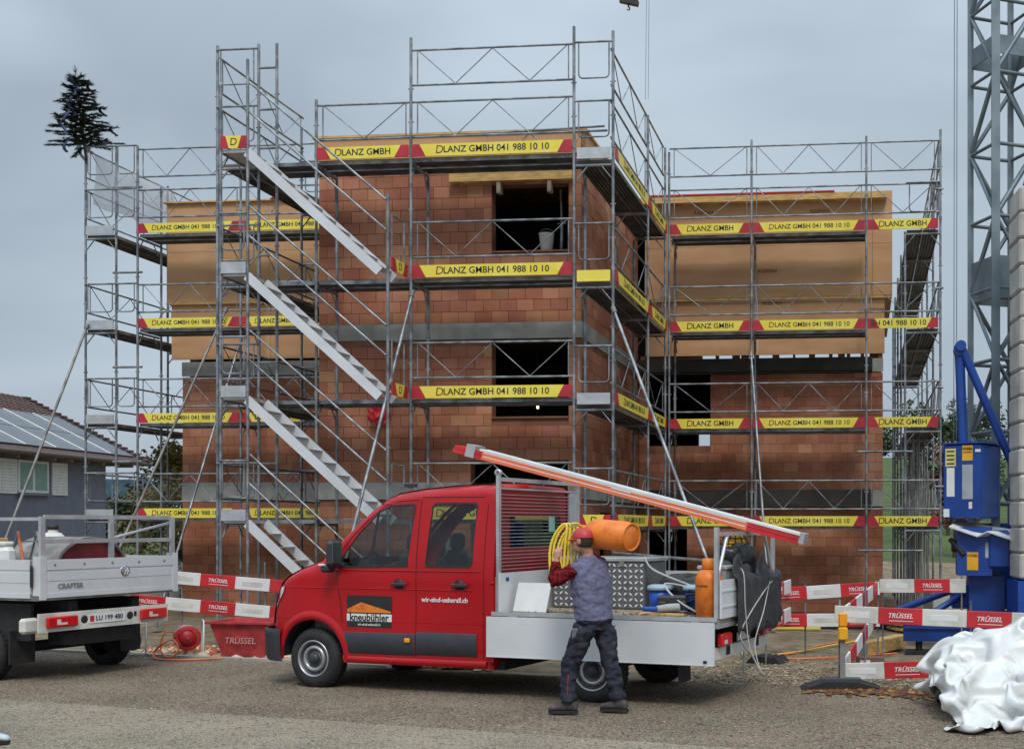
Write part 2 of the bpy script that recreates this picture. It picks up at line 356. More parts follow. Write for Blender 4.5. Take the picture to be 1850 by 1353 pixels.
for z0,z1 in ((2.31,2.61),(5.125,5.40)):
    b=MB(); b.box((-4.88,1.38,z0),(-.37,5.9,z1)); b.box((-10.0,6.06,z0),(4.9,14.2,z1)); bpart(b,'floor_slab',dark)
b=MB(); b.box((-4.885,1.18,8.52),(-.17,6.2,8.6)); b.box((-10.5,6.0,8.72),(5.2,14.6,8.84)); bpart(b,'roof_slab',wood)
# interior partitions keep the rooms dark
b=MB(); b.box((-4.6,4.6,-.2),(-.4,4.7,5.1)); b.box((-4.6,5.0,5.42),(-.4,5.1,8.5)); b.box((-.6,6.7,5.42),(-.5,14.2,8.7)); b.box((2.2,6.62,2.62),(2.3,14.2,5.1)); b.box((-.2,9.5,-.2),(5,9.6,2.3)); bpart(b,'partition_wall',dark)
# concrete edge bands (cast slab edges)
def band(a0,a1,z0,z1,f,holes=()):
    for r in split(a0,a1,z0,z1,list(holes)):
        b=MB(); b.box(f(r[0],-.012,r[2]),f(r[1],.03,r[3])); bpart(b,'slab_edge',conc)
band(-4.91,-.14,5.12,5.40,fB); band(-4.91,-2.13,2.32,2.62,fB); band(1.18,6.33,5.12,5.40,fS); band(1.18,6.33,2.32,2.62,fS)
band(-.12,5.13,5.12,5.40,fR); band(-.12,5.13,2.26,2.61,fR); band(-10.26,-4.92,5.14,5.45,fL); band(-10.26,-4.92,2.39,2.80,fL)
# clay blocks
bricks_obj=[]; stuff_b=MB()
def shade():
    k=random.random(); v=random.uniform(.84,1.08)
    if k>.96: return (v*1.25,v*1.4,v*1.45)
    if k>.8: return (v*1.15,v*1.2,v*1.2)
    return (v,v*random.uniform(.9,1.05),v*random.uniform(.88,1.05))
PATCH=[(-2.7,-1.75,3.5,5.1),(-4.2,-3.2,6.0,6.9),(-2.6,-2.1,6.55,7.3),(-2.95,-2.0,6.25,6.5),(-3.9,-2.2,3.9,4.7)]
def lay(a0,a1,z0,z1,holes,f,tagp):
    r=0; z=z0
    hs=list(holes)
    while z<z1-.02:
        zt=min(z+.2,z1); a=a0-(.15 if r%2 else 0)
        while a<a1-.01:
            b0=max(a,a0); b1=min(a+.3,a1)
            # cut by openings
            cells=[(b0,b1)]
            for h in hs:
                if h[3]<=z+.02 or h[2]>=zt-.02: continue
                nc=[]
                for c0,c1 in cells:
                    if h[1]<=c0 or h[0]>=c1: nc.append((c0,c1)); continue
                    if h[0]>c0: nc.append((c0,h[0]))
                    if h[1]<c1: nc.append((h[1],c1))
                cells=nc
            lo=z; hi=zt
            for c0,c1 in cells:
                if c1-c0<.04: continue
                l2,h2=lo,hi
                for h in hs:
                    if h[0]<=c0+.001 and h[1]>=c1-.001:
                        if h[2]<h2<h[3]: h2=h[2]
                        if h[2]<l2<h[3]: l2=h[3]
                if h2-l2<.03: continue
                col=shade()
                if tagp=='front' and any(p[0]<(c0+c1)/2<p[1] and p[2]<(l2+h2)/2<p[3] for p in PATCH) and random.random()<.8: col=(col[0]*1.25,col[1]*1.5,col[2]*1.5)
                proud=random.uniform(-.004,.004)
                if tagp=='front' and l2>3.0 and c1-c0>.25 and h2-l2>.15: bricks_obj.append((c0,c1,l2,h2,proud,col))
                else:
                    stuff_b.cur=col; stuff_b.box(f(c0+.003,proud,l2+.003),f(c1-.003,.03,h2-.003))
            a+=.3
        z+=.2; r+=1
zb=[(-99,99,5.12,5.40),(-99,99,2.32,2.62)]
lay(-4.9,-.15,0,8.3,HB+[zb[0],(-99,-2.13,2.32,2.62)],fB,'front'); lay(1.18,6.34,0,8.3,HS+zb,fS,'side')
lay(-.13,5.12,0,5.1,HR+[(-99,99,2.26,2.61)],fR,'r'); lay(-10.25,-4.91,0,5.12,[(-99,99,2.39,2.80)],fL,'l'); lay(6.4,9,0,5.1,[],fE,'e'); lay(5.85,9,0,5.1,[],fEL,'e')
bricks_obj.sort(key=lambda q:-(q[1]-q[0])*(q[3]-q[2])+random.random()*.001)
cache={}
for k,(c0,c1,l2,h2,pr,col) in enumerate(bricks_obj):
    if k<300:
        key=(round(c1-c0,2),round(h2-l2,2),k%24)
        if key not in cache:
            b=MB(); b.cur=shade() if key[2]%3 else col; b.box((.004,0,.004),(c1-c0-.004,.03,h2-l2-.004)); cache[key]=(with_mat(b.mesh('brick'),brick))
        inst('brick',cache[key],bld,(c0-BO[0],1.15+pr-BO[1],l2))
    else:
        stuff_b.cur=col; stuff_b.box(fB(c0+.004,pr,l2+.004),fB(c1-.004,.03,h2-.004))
stuff(bpart(stuff_b,'brickwork',brick,fix=False))
# cladding panels
def panel(f,a0,a1,z0,z1,d0,d1): 
    b=MB(); b.box(f(a0+.003,d0,z0+.003),f(a1-.003,d1,z1-.003)); return bpart(b,'cladding_panel',osb)
for f,cols,rows,d in ((fR,(.02,2.45,4.9,5.32),((6.72,7.82),(7.82,8.93)),-.10),(fR,(.02,2.45,5.16),((5.50,6.66),),-.03),(fL,(-10.55,-8.2,-5.85,-4.93),((6.75,7.85),(7.85,8.92)),-.10),(fL,(-10.49,-8.2,-5.85,-4.93),((5.50,6.04),(6.16,6.70)),-.03)):
    for z0,z1 in rows:
        for k in range(len(cols)-1): panel(f,cols[k],cols[k+1],z0,z1,d,.0)
        
for f,a0,a1,z,d in ((fR,.02,5.30,6.665,-.115),(fL,-10.53,-4.93,6.702,-.115),(fL,-10.5,-4.93,6.05,-.06),(fL,-10.5,-4.93,6.11,-.06)):
    b=MB(); b.box(f(a0,d,z),f(a1,-.001,z+.048)); bpart(b,'batten',wood)
for a0,a1,z0,z1 in ((6.26,9.2,6.72,8.93),(9.2,12,6.72,8.93)):
    b=MB(); b.box((5.12,a0,z0),(5.315,a1-.004,z1)); bpart(b,'cladding_panel',osb)
    b=MB(); b.box((-10.54,a0-.5,z0),(-10.25,a1-.504,z1)); bpart(b,'cladding_panel',osb)
# fascia of the bay and roof trims
b=MB(); b.box((-4.95,1.08,8.3),(-.08,1.149,8.68)); bpart(b,'fascia',osb)
b=MB(); b.box((-.149,1.08,8.3),(-.08,6.2,8.68)); bpart(b,'fascia',osb)
b=MB(); b.box((-4.98,1.04,8.681),(-.04,6.24,8.72)); bpart(b,'roof_board',wood)
b=MB(); b.box((.03,6.20,8.931),(4.1,6.6,8.955)); bpart(b,'roof_membrane',redb)
b=MB(); b.box((-10.6,5.62,8.921),(-4.95,6.1,8.95)); bpart(b,'roof_board',wood)
# mortar lumps in the gap below the cladding of the right wing
b=MB(); a=1.1
while a<5.05:
    wd=random.uniform(.03,.16); b.box(fR(a,.02,5.39),fR(a+wd,.2,5.52)); a+=wd+random.choice((.04,.1,.22,.3,.12))
bpart(b,'mortar_packing',mortar)
b=MB(); b.box((-.1,6.37,5.395),(1.1,6.5,5.52)); bpart(b,'mortar_packing',mortar)
# openings: jambs, lintel, props
b=MB(); b.box((-2.46,.98,7.83),(-.28,1.12,8.0)); bpart(b,'lintel_beam',wood)
b=MB(); b.box((-2.40,.96,8.003),(-.30,1.13,8.03)); bpart(b,'lintel_beam',woodg)
for u in (-1.62,-.72): 
    b=MB(); b.box((u,1.0,7.62),(u+.07,1.14,7.828)); bpart(b,'wood_bracket',woodg)
for h in HB[:2]:
    b=MB(); b.box((h[0],1.13,h[2]-.03),(h[1],1.36,h[2]-.002)); bpart(b,'window_sill',mortar)
mk=mat('stamp_ink',(.20,.10,.045),.9)
for px,py,f,vv in ((1480,382,fR,6.25),(1270,385,fR,6.25),(1385,490,fR,6.25),(1590,488,fR,6.25),(1395,548,fR,6.32),(1578,560,fR,6.32),(470,300,fL,5.7)):
    r=(px-CX)/F; u=(r*(Y0+ca*vv)-X0-sa*vv)/(ca+r*sa); Y=Y0-sa*u+ca*vv; z=HC+(HZ-py)*Y/F
    if z<8.9 and u<5.0: inst('stamp',text_mesh('AGEPAN',.11,mk,.02,.2),bld,(u-BO[0],vv-.003-BO[1],z))
# things seen in the openings
bm_=MB(); bm_.lathe([(0,-.028),(.018,-.024),(.026,0),(.018,.03),(.010,.07),(0,.07)],n=10); em=bpy.data.materials.new('lit_bulb'); em.use_nodes=True; em.node_tree.nodes['Principled BSDF'].inputs['Emission Color'].default_value=(1,.72,.3,1); em.node_tree.nodes['Principled BSDF'].inputs['Emission Strength'].default_value=3
lp=thing('site_lamp','small lit lamp bulb hanging in the dark middle window of the brick bay','lamp',BW(-1.22,2.2,4.02),-A); bm_.build('bulb',em,lp)
b=MB(); b.tube((0,0,.07),(0,0,.17),.02,8); b.build('socket',blk,lp); b=MB(); b.tube((0,0,.17),(0,0,1.15),.006,5); b.build('cable',blk,lp)
bu=thing('white_bucket','white bucket standing on the sill of the top window','bucket',BW(-.80,1.26,6.652),-A)
b=MB(); b.lathe([(0,0),(.10,0),(.135,.3),(.14,.3),(.125,.28),(.095,.02),(0,.02)],n=16); b.build('body',white,bu)
b=MB(); b.path([(.135*math.cos(a),0,.28+.11*math.sin(a)) for a in [math.pi*k/8 for k in range(9)]],.005,5); b.build('handle',galv,bu)
pr=thing('steel_prop','slanted steel prop inside the top window opening','prop',BW(-.60,1.5,6.6),-A)
b=MB(); b.tube((0,0,0),(.0,.05,.62),.03); b.build('outer_tube',galv,pr); b=MB(); b.tube((0,.05,.62),(-.03,.08,1.2),.022); b.build('inner_tube',galvd,pr)
b=MB(); b.tube((-.08,.05,.6),(.08,.05,.6),.012,6); b.build('collar',galvd,pr)
rc=MB(); n=14
vs=[((i/n-.5)*.42*(1-.35*j/n)+.02*math.sin(j),.05*math.sin(i*1.3)*math.sin(j*.5)+fbm((i*.4,j*.3,1),2)*.03,-j/n*.38+.06*math.sin(i*.8)) for j in range(n+1) for i in range(n+1)]
rc.poly(vs,[(j*(n+1)+i,j*(n+1)+i+1,(j+1)*(n+1)+i+1,(j+1)*(n+1)+i) for j in range(n) for i in range(n)],True)
cl=rc.build('red_cloth',barred,None,BW(-3.75,1.02,4.03),-A); tag(cl,'red cloth hanging on the brick wall behind the stairs','cloth')
sm=cl.modifiers.new('s','SOLIDIFY'); sm.thickness=.02
# ================================================================== scaffolds
ZF=[2.06+2*k for k in range(4)]; ZR=[1.94+2*k for k in range(4)]
def memo(f):
    d={}
    def g(*a):
        if a not in d: d[a]=f(*a)
        return d[a]
    return g
@memo
def post_mesh(z0,z1):
    b=MB(); b.tube((0,0,z0),(0,0,z1),.0245,10); z=z1-.06
    b.box((-.07,-.07,z0),(.07,.07,z0+.008)); b.tube((0,0,z0+.1),(0,0,z0+.2),.034,8)
    zz=2.0
    while zz<z1-.3:
        b.tube((0,0,zz+.02),(0,0,zz+.09),.031,8)
        for q in [q for q in (.55,1.1) if zz+q<z1-.02]: b.tube((-.045,0,zz+q),(.045,0,zz+q),.013,5)
        zz+=2
    return with_mat(b.mesh('post'),galv)
@memo
def truss_mesh(Lb,n):
    b=MB(); b.tube((.0,0,.93),(Lb,0,.93),.019,8); b.tube((.0,0,.35),(Lb,0,.35),.019,8)
    b.tube((.10,0,.35),(.10,0,.93),.011,6); b.tube((Lb-.10,0,.35),(Lb-.10,0,.93),.011,6)
    m=2*n; w=(Lb-.24)/m
    for k in range(m): b.tube((.12+k*w,0,.92 if k%2==0 else .36),(.12+(k+1)*w,0,.36 if k%2==0 else .92),.009,5)
    return with_mat(b.mesh('guard_rail'),galv)
@memo
def rail2_mesh(Lb):
    b=MB(); b.tube((0,0,.93),(Lb,0,.93),.019,8); b.tube((0,0,.45),(Lb,0,.45),.017,8)
    return with_mat(b.mesh('guard_rail'),galv)
@memo
def uguard_mesh(Lb):
    b=MB(); b.tube((0,0,.95),(Lb,0,.95),.019,8)
    q=.10*Lb; z0=.36; r=.07; pts=[(q,0,.95),(q,0,z0+r)]+[(q+r-r*math.cos(a),0,z0+r-r*math.sin(a)) for a in (.4,.8,1.2)]+[(q+r,0,z0),(Lb-q-r,0,z0)]+[(Lb-q-r+r*math.sin(a),0,z0+r-r*math.cos(a)) for a in (.4,.8,1.2)]+[(Lb-q,0,z0+r),(Lb-q,0,.95)]
    b.path(pts,.013,6); return with_mat(b.mesh('end_guard'),galv)
@memo
def plank_mesh(Lb):
    b=MB(); b.box((.02,-.155,-.012),(Lb-.02,.155,0)); b.box((.02,-.155,-.062),(Lb-.02,-.147,-.0121)); b.box((.02,.147,-.062),(Lb-.02,.155,-.0121)); b.m=1
    for k in range(5): y=-.125+k*.0625; b.box((.03,y-.014,-.045),(Lb-.03,y+.014,-.0122))
    b.box((.02,-.146,-.055),(.07,.146,-.0123)); b.box((Lb-.07,-.146,-.055),(Lb-.02,.146,-.0123))
    return with_mat(b.mesh('deck_plank'),[galv,deckm])
@memo
def transom_mesh(Lb):
    b=MB(); b.tube((0,0,-.09),(Lb,0,-.09),.024,8); b.box((.025,-.012,-.085),(Lb-.025,.012,-.066))
    b.tube((.02,0,-.32),(.2,0,-.1),.013,6); b.tube((Lb-.02,0,-.32),(Lb-.2,0,-.1),.013,6)
    return with_mat(b.mesh('transom'),galv)
H=.2
@memo
def toe_meshes(Lb,kind):
    s=.13 if kind!='D' else .17*Lb; k=.11 if kind!='D' else .12*Lb
    g=.03
    y=MB(); y.prism([(g+s+k,0),(Lb-g-s-k,0),(Lb-g-s,H),(g+s,H)],-.012,.012)
    l=MB(); l.prism([(g,0),(g+s+k-.002,0),(g+s-.002,H),(g,H)],-.0115,.0115)
    r=MB(); r.prism([(Lb-g,0),(Lb-g-s-k+.002,0),(Lb-g-s+.002,H),(Lb-g,H)],-.0115,.0115)
    return with_mat(y.mesh('toe_board'),yel),with_mat(l.mesh('end_panel'),redb),with_mat(r.mesh('end_panel'),redb)
dred=mat('print_dark_red',(.16,.02,.015),.6)
def toe(S,loc,rz,Lb,kind):
    if kind in ('grey','yellow'):
        b=MB(); b.box((.04,-.012,0),(Lb-.04,.012,H*.92)); b.box((.04,-.02,0),(Lb-.04,-.0121,.02))
        for q in (.2,.8): b.tube((Lb*q,-.018,.05),(Lb*q,-.012,.05),.012,6)
        return b.build('toe_board',alu if kind=='grey' else yel,S,loc,rz)
    y,l,r=toe_meshes(round(Lb,2),kind)
    o=inst('toe_board',y,S,loc,rz); inst('end_panel',l,o); inst('end_panel',r,o)
    if kind=='long':
        sc_=min(1,Lb/2.74); h=.152*max(.84,sc_); inst('lettering',text_mesh('LANZ GMBH 041 988 10 10',h,blk,.012),o,(Lb*.53,-.013,H*.5)); tm=text_mesh('LANZ GMBH 041 988 10 10',h,blk,.012); inst('emblem',text_mesh('D',h*1.25,dred,.0,.12),o,(Lb*.53+min(v.co.x for v in tm.vertices)-.075,-.013,H*.5))
    elif kind=='short':
        inst('lettering',text_mesh('LANZ GMBH',.15,blk,.012),o,(Lb*.54,-.013,H*.5)); tm=text_mesh('LANZ GMBH',.15,blk,.012); inst('emblem',text_mesh('D',.185,dred,.0,.12),o,(Lb*.54+min(v.co.x for v in tm.vertices)-.075,-.013,H*.5))
    elif kind=='phone': inst('lettering',text_mesh('BH 041 988 10 10',.15,blk,.012),o,(Lb*.44,-.013,H*.5))
    elif kind=='D': inst('emblem',text_mesh('D',.17,blk,.0,.1),o,(Lb*.5,-.013,H*.5))
    return o
class Scaf:
    def __init__(s,name,label,u0,v0,group=None):
        s.o=thing(name,label,'scaffold',BW(u0,v0),-A,group); s.u0,s.v0=u0,v0
    def P(s,u,v,z): return (u-s.u0,v-s.v0,z)
    def post(s,u,v,z1,z0=-.17): return inst('post',post_mesh(round(z0,2),round(z1,2)),s.o,s.P(u,v,0))
    def tube(s,name,p,q,r=.0245,m=None,n=8):
        b=MB(); b.tube(s.P(*p),s.P(*q),r,n); return b.build(name,m or galv,s.o)
    def seg(s,me,name,u,v,z,rz): return inst(name,me,s.o,s.P(u,v,z),rz)
    def bay(s,axis,a0,a1,o,i,c,rails=(0,),board=None,deck=True,nv=2,tie=True,face=1):
        """one bay on one level: c = centre height of the toe board"""
        Lb=round(abs(a1-a0),2); d=c-.1; dirn=1 if i>o else -1; wd=abs(i-o)
        if axis=='u':
            if deck:
                for k in (.27,.73): s.seg(plank_mesh(Lb),'deck_plank',a0,o+(i-o)*k,d,0)
            for h in rails: s.seg(truss_mesh(Lb,nv),'guard_rail',a0,o+.034*dirn,d+h,0)
            if board: toe(s.o,s.P(a0,o-.035*dirn if dirn>0 else o+.035,d+.004),0,Lb,board)
        else:
            if deck:
                for k in (.27,.73): s.seg(plank_mesh(Lb),'deck_plank',o+(i-o)*k,a0,d,R(90))
            for h in rails: s.seg(truss_mesh(Lb,nv),'guard_rail',o+.034*dirn,a0,d+h,R(90))
            if board: toe(s.o,s.P(o+.035 if dirn<0 else o-.035,a0 if dirn<0 else a1,d+.004),R(90) if dirn<0 else R(-90),Lb,board)
    def transom(s,axis,a,o,i,c):
        Lb=round(abs(i-o),2); d=c-.1
        if axis=='u': s.seg(transom_mesh(Lb),'transom',a,min(o,i),d,R(90))
        else: s.seg(transom_mesh(Lb),'transom',min(o,i),a,d,0)
# ---- front of the bay
S=Scaf('front_scaffold','steel scaffold with yellow LANZ boards along the front of the brick bay',0,0)
I=.78
for u,z1 in ((0,10.02),(-2.76,9.95),(-4.4,8.98),(-5.09,9.95)): S.post(u,0,z1)
for u in (0,-2.76,-4.4): S.post(u,I,8.0)
for k,c in enumerate(ZF):
    for u in (0,-2.76,-4.4): S.transom('u',u,0,I,c)
    S.bay('u',-2.76,0,0,I,c,rails=(0,.86) if k==3 else (0,),board='long')
    S.bay('u',-4.4,-2.76,0,I,c,rails=(0,) if k==3 else (),board='short' if k==3 else None,nv=1)
    S.bay('u',-6.1,-4.4,0,I,c,rails=(),board=None,nv=1)
S.tube('tie_rail',(-1.9,.9,8.62),(.35,.72,8.62),.02); S.tube('tie_rail',(-.1,.02,8.31),(.55,.02,8.31),.02)
for k,(p,q) in enumerate((((-1.75,.88,8.62),(-1.7,.9,8.2)),((-1.35,.88,8.24),(-1.0,.88,8.60)),((-1.0,.88,8.60),(-.6,.88,8.24)),((-.3,.84,8.24),(-.02,.82,8.60)))): S.tube('tie_rail',p,q,.009,n=5)
# ---- right return of the bay
S2=Scaf('return_scaffold','scaffold running back along the right side of the brick bay, grey end guards',.65,0)
UO,UI=.65,-.045
UI=.02
for v,z1 in ((0,9.92),(3.15,9.62),(5.12,9.62)): S2.post(UO,v,z1)
for v in (3.15,5.0): S2.post(UI,v,7.7)
for k,c in enumerate(ZR):
    for v in (0.03,3.15,5.1): S2.transom('v',v,UI,UO,c)
    S2.bay('v',0,3.15,UO,UI,c,rails=(0,.86) if k==3 else (0,),board='long')
    S2.bay('v',3.15,5.1,UO,UI,c,rails=(0,.86) if k==3 else (0,),board='short',nv=1)
    S2.seg(uguard_mesh(.63),'end_guard',.02,-.02,c-.1,0)
    toe(S2.o,S2.P(.02,-.035,c-.1),0,.63,('D','grey','yellow','grey')[k])
S2.seg(uguard_mesh(.63),'end_guard',.02,-.02,ZR[3]+.86,0)
for c in ZR[:3]: S2.tube('wall_tie',(UI,3.15,c+1.2),(-.1,3.15,c+1.2),.02)
# ---- right wing
S3=Scaf('right_wing_scaffold','scaffold with three boarded bays in front of the tan right wing',2.43,5.2)
V3=5.2; I3=5.98
for u,z1 in ((.72,9.55),(2.43,9.75),(4.77,9.75)): S3.post(u,V3,z1)
for u in (.72,2.43,4.77): S3.post(u,I3,7.9)
for k,c in enumerate(ZR):
    for u in (.76,2.43,4.77): S3.transom('u',u,V3,I3,c)
    rl=(0,.86) if k==3 else (0,)
    S3.bay('u',.72,2.43,V3,I3,c,rails=rl,board='short',nv=1); S3.bay('u',2.43,4.77,V3,I3,c,rails=rl,board='long')
    S3.bay('u',4.77,6.24,V3,I3,c,rails=rl,board='phone' if k==2 else 'short',nv=1,deck=False)
S3.tube('tie_rail',(4.6,5.15,1.35),(5.9,5.15,1.35),.02); S3.tube('tie_rail',(4.6,5.15,3.35),(5.7,5.15,3.35),.02)
# ---- right end, several bays deep
S4=Scaf('end_scaffold','deep scaffold with pale deck undersides along the right end wall',5.55,5.2)
VV=[5.24,7.8,10.3,12.8,15.0]
for v in VV: S4.post(6.26,v,9.85 if v<6 else 9.6); S4.post(5.55,v,7.9 if v>6 else 7.8)
for k,c in enumerate(ZR):
    for j,v in enumerate(VV):
        S4.transom('v',v,5.55,6.26,c)
        if j<4: S4.bay('v',v,VV[j+1],6.26,5.55,c,rails=(0,.86) if k==3 else (0,),board='short' if False else None)
    if k==3: S4.seg(uguard_mesh(.68),'end_guard',5.57,5.21,c-.1,0)
    S4.tube('coupler',(6.15,5.2,c+.7),(6.32,5.2,c+.7),.02)
for k,(x,y,h) in enumerate([(5.62+.065*(i%9)+random.uniform(-.03,.03),6.2+.55*(i//3)+random.uniform(-.2,.2),3.1+random.uniform(-.6,.9)) for i in range(20)]): S4.tube('upright',(x,y,-.15),(x,y,h),.019,galvd,6)
# ---- left return of the bay (stair side)
S5=Scaf('left_return_scaffold','tall scaffold at the left side of the bay behind the stair tower',-6.14,0)
for v,z1 in ((0,9.95),(3.02,9.6)): S5.post(-6.14,v,z1)
S5.post(-5.41,0,9.95); S5.post(-5.41,3.02,7.9)
for k,c in enumerate(ZF):
    for v in (0.0,3.02): S5.transom('v',v,-6.14,-5.41,c)
    S5.bay('v',0,3.02,-6.14,-5.41,c,rails=(0,.86) if k==3 else (0,))
    S5.bay('v',3.02,4.5,-6.14,-5.41,c,rails=(0,) if k<3 else (),nv=1)
    S5.seg(uguard_mesh(.73),'end_guard',-6.14,-.03,c-.1,0)
    S5.seg(uguard_mesh(.70),'end_guard',-6.12,3.0,c-.1,0)
S5.seg(uguard_mesh(.73),'end_guard',-6.14,-.03,ZF[3]+.86,0)
for z in (9.55,8.85,8.2,6.4,4.6,2.9): S5.tube('coupler',(-5.43,0,z),(-5.07,0,z),.022)
# ---- left wing
S6=Scaf('left_wing_scaffold','scaffold with yellow boards in front of the left wing',-8.26,4.63)
V6=4.63; I6=5.4
for u,z1 in ((-10.55,9.88),(-8.26,9.4),(-6.0,7.95)): S6.post(u,V6,z1)
for u in (-10.5,-8.26,-6.0): S6.post(u,I6,7.9 if u>-9 else 9.2)
for k,c in enumerate([z+.05 for z in ZF]):
    for u in (-10.55,-8.26,-6.0): S6.transom('u',u,V6,I6,c)
    S6.bay('u',-10.55,-8.26,V6,I6,c,rails=(0,.86) if k==3 else (0,),board='long'); S6.bay('u',-8.26,-6.0,V6,I6,c,rails=(0,.86) if k==3 else (0,),board='long')
    S6.bay('u',-6.0,-5.0,V6,I6,c,rails=(),nv=1)
# ---- left end
S7=Scaf('corner_scaffold','leftmost scaffold corner standing free against the sky, carries the small fir tree',-11.72,4.63)
VL=[4.63,7.63,10.6]
for v in VL: S7.post(-11.72,v,9.95 if v<5 else 9.9); S7.post(-11.03,v,9.9 if v<5 else 8.0)
for k,c in enumerate([z+.05 for z in ZF]):
    for j,v in enumerate(VL):
        S7.transom('v',v,-11.72,-11.03,c)
        if j<2: S7.bay('v',v,VL[j+1],-11.72,-11.03,c,rails=(0,.86) if k==3 else (0,))
    S7.seg(uguard_mesh(.69),'end_guard',-11.72,4.6,c-.1,0); toe(S7.o,S7.P(-11.72,4.59,c-.1),0,.69,'grey')
    S7.seg(uguard_mesh(.46),'end_guard',-11.02,4.6,c-.1,0)
S7.seg(uguard_mesh(.69),'end_guard',-11.72,4.6,ZF[3]+.86,0); S7.seg(uguard_mesh(.46),'end_guard',-11.02,4.6,ZF[3]+.86,0)
for z in (9.0,7.2,5.2,3.2): S7.tube('coupler',(-11.1,4.63,z),(-10.45,4.63,z),.024)
# ---- stair tower
S8=Scaf('stair_tower','aluminium stair flights zigzagging up the front scaffold','%s'%'' and 0 or -5.2,-.75)
VS0,VS1=-.74,-.14
S8.post(-5.2,-.75,9.4); S8.post(-2.85,-.75,7.15)
def flight(c0,c1,ua=-5.15,ub=-2.92):
    b=MB(); top=Vector((ua,0,c1-.08)); bot=Vector((ub,0,c0-.06)); dd=(bot-top); L_=dd.length; dd.normalize(); up=Vector((-dd.z,0,dd.x)); up=up if up.z>0 else -up
    for name,v in (('stringer',VS0),('stringer',VS1)):
        b=MB(); q=[top-up*.03,bot-up*.03,bot-up*.175,top-up*.175]; b.prism([(p.x,p.z) for p in q],v-.02,v+.02); b.xf(Matrix.Translation((-S8.u0,-S8.v0,0))); b.build(name,aluw,S8.o)
    for k in range(9):
        p=top.lerp(bot,(k+.6)/9.4); b=MB(); b.box((p.x-.085,VS0+.022,p.z-.140),(p.x+.085,VS1-.022,p.z-.122)); b.xf(Matrix.Translation((-S8.u0,-S8.v0,0))); b.build('tread',alu,S8.o)
    for h in (.52,1.0): S8.tube('handrail',(ua,-.77,c1+h-.05),(ub+.05,-.77,c0+h+.0),.018)
for k in range(3): flight(ZF[k],ZF[k+1])
flight(.0,ZF[0],-5.15,-2.92)
for k,c in enumerate(ZF):
    b=MB(); b.box((-5.66,-.74,c-.16),(-5.22,-.05,c-.105)); b.xf(Matrix.Translation((-S8.u0,-S8.v0,0))); b.build('landing',alu,S8.o)
    if k==3: toe(S8.o,S8.P(-5.68,-.77,c-.1),0,.50,'D')
    else: toe(S8.o,S8.P(-5.68,-.77,c-.12),0,.50,'grey')
    S8.seg(transom_mesh(.7),'transom',-5.64,-.75,c-.07,R(90)); 
    if k<3:
        S8.seg(uguard_mesh(.46),'end_guard',-5.66,-.78,c-.1,0)
    if k==3: continue
    b=MB(); b.tube((-2.82,-.66,c-.05),(-2.82,-.66,c+.78),.014,6); b.tube((-2.80,-.2,c-.05),(-2.80,-.2,c+.78),.014,6); b.tube((-2.82,-.66,c+.78),(-2.80,-.2,c+.78),.014,6); b.xf(Matrix.Translation((-S8.u0,-S8.v0,0))); b.build('gate',galv,S8.o)
    if 0<k<3: toe(S8.o,S8.P(-2.80,-.74,c-.1),R(90),.70,'D')
S8.post(-5.66,-.75,9.0)
# ---- raking props
def onv(px,v):
    r=(px-CX)/F; return (r*(Y0+ca*v)-X0-sa*v)/(ca+r*sa)
def atz(px,py,v):
    u=onv(px,v); Y=Y0-sa*u+ca*v; return (u,v,HC+(HZ-py)*Y/F)
def rake(label,p0,v0,p1,vf,m=galv):
    a=Vector(atz(*p0,v0)); sl=(p1[0]-p0[0])/(p1[1]-p0[1]); best=None
    Yf=Y0+vf; 
    for it in range(6):
        py=HZ+F*(HC+.12)/Yf; px=p0[0]+sl*(py-p0[1]); u=onv(px,vf); Yf=Y0-sa*u+ca*vf
    f=Vector((u,vf,-.1)); o=thing('raking_prop',label,'prop',BW(u,vf),-A,'raking props bracing the scaffold')
    b=MB(); b.tube((0,0,.02),a-Vector((f.x,f.y,0)),.026,10); b.build('tube',m,o); b=MB(); b.box((-.1,-.1,-.1),(.1,.1,-.085)); b.tube((0,0,-.09),(0,0,.03),.03); b.build('base_plate',galvd,o)
    d=(a-f).normalized(); b=MB(); e=a-Vector((f.x,f.y,0)); b.tube(e-d*.06,e+d*.05,.042,8); b.build('coupler',galvd,o); return a,f
rake('light steel prop leaning from the front scaffold down behind the red cab roof',(745,530),-.06,(650,920),-2.2)
a,f=rake('steel prop leaning from the return scaffold down behind the truck bed',(1109,560),-.05,(1270,1003),-2.3)
mid=a.lerp(f,.735); hb=MB(); hb.tube((0,0,0),Vector((mid.x-.66,mid.y+.05,mid.z-1.42)),.024); o=hb.build('tie_tube',galv,None,BW(.66,-.05,1.42),-A); tag(o,'horizontal steel tube tying the prop behind the truck bed to the scaffold','tube')
rake('dark prop leaning far left from the scaffold corner across the grey house',(157,590),4.55,(0,1010),1.6,galvd)
rake('dark prop crossing in front of the left wing boards',(408,560),4.5,(240,945),1.9,galvd)
rake('pale prop beside the stair tower leaning to the left wing',(431,626),4.5,(340,939),2.2)
rake('thin steady prop in front of the middle of the right wing',(1357,640),5.12,(1385,1035),3.2)
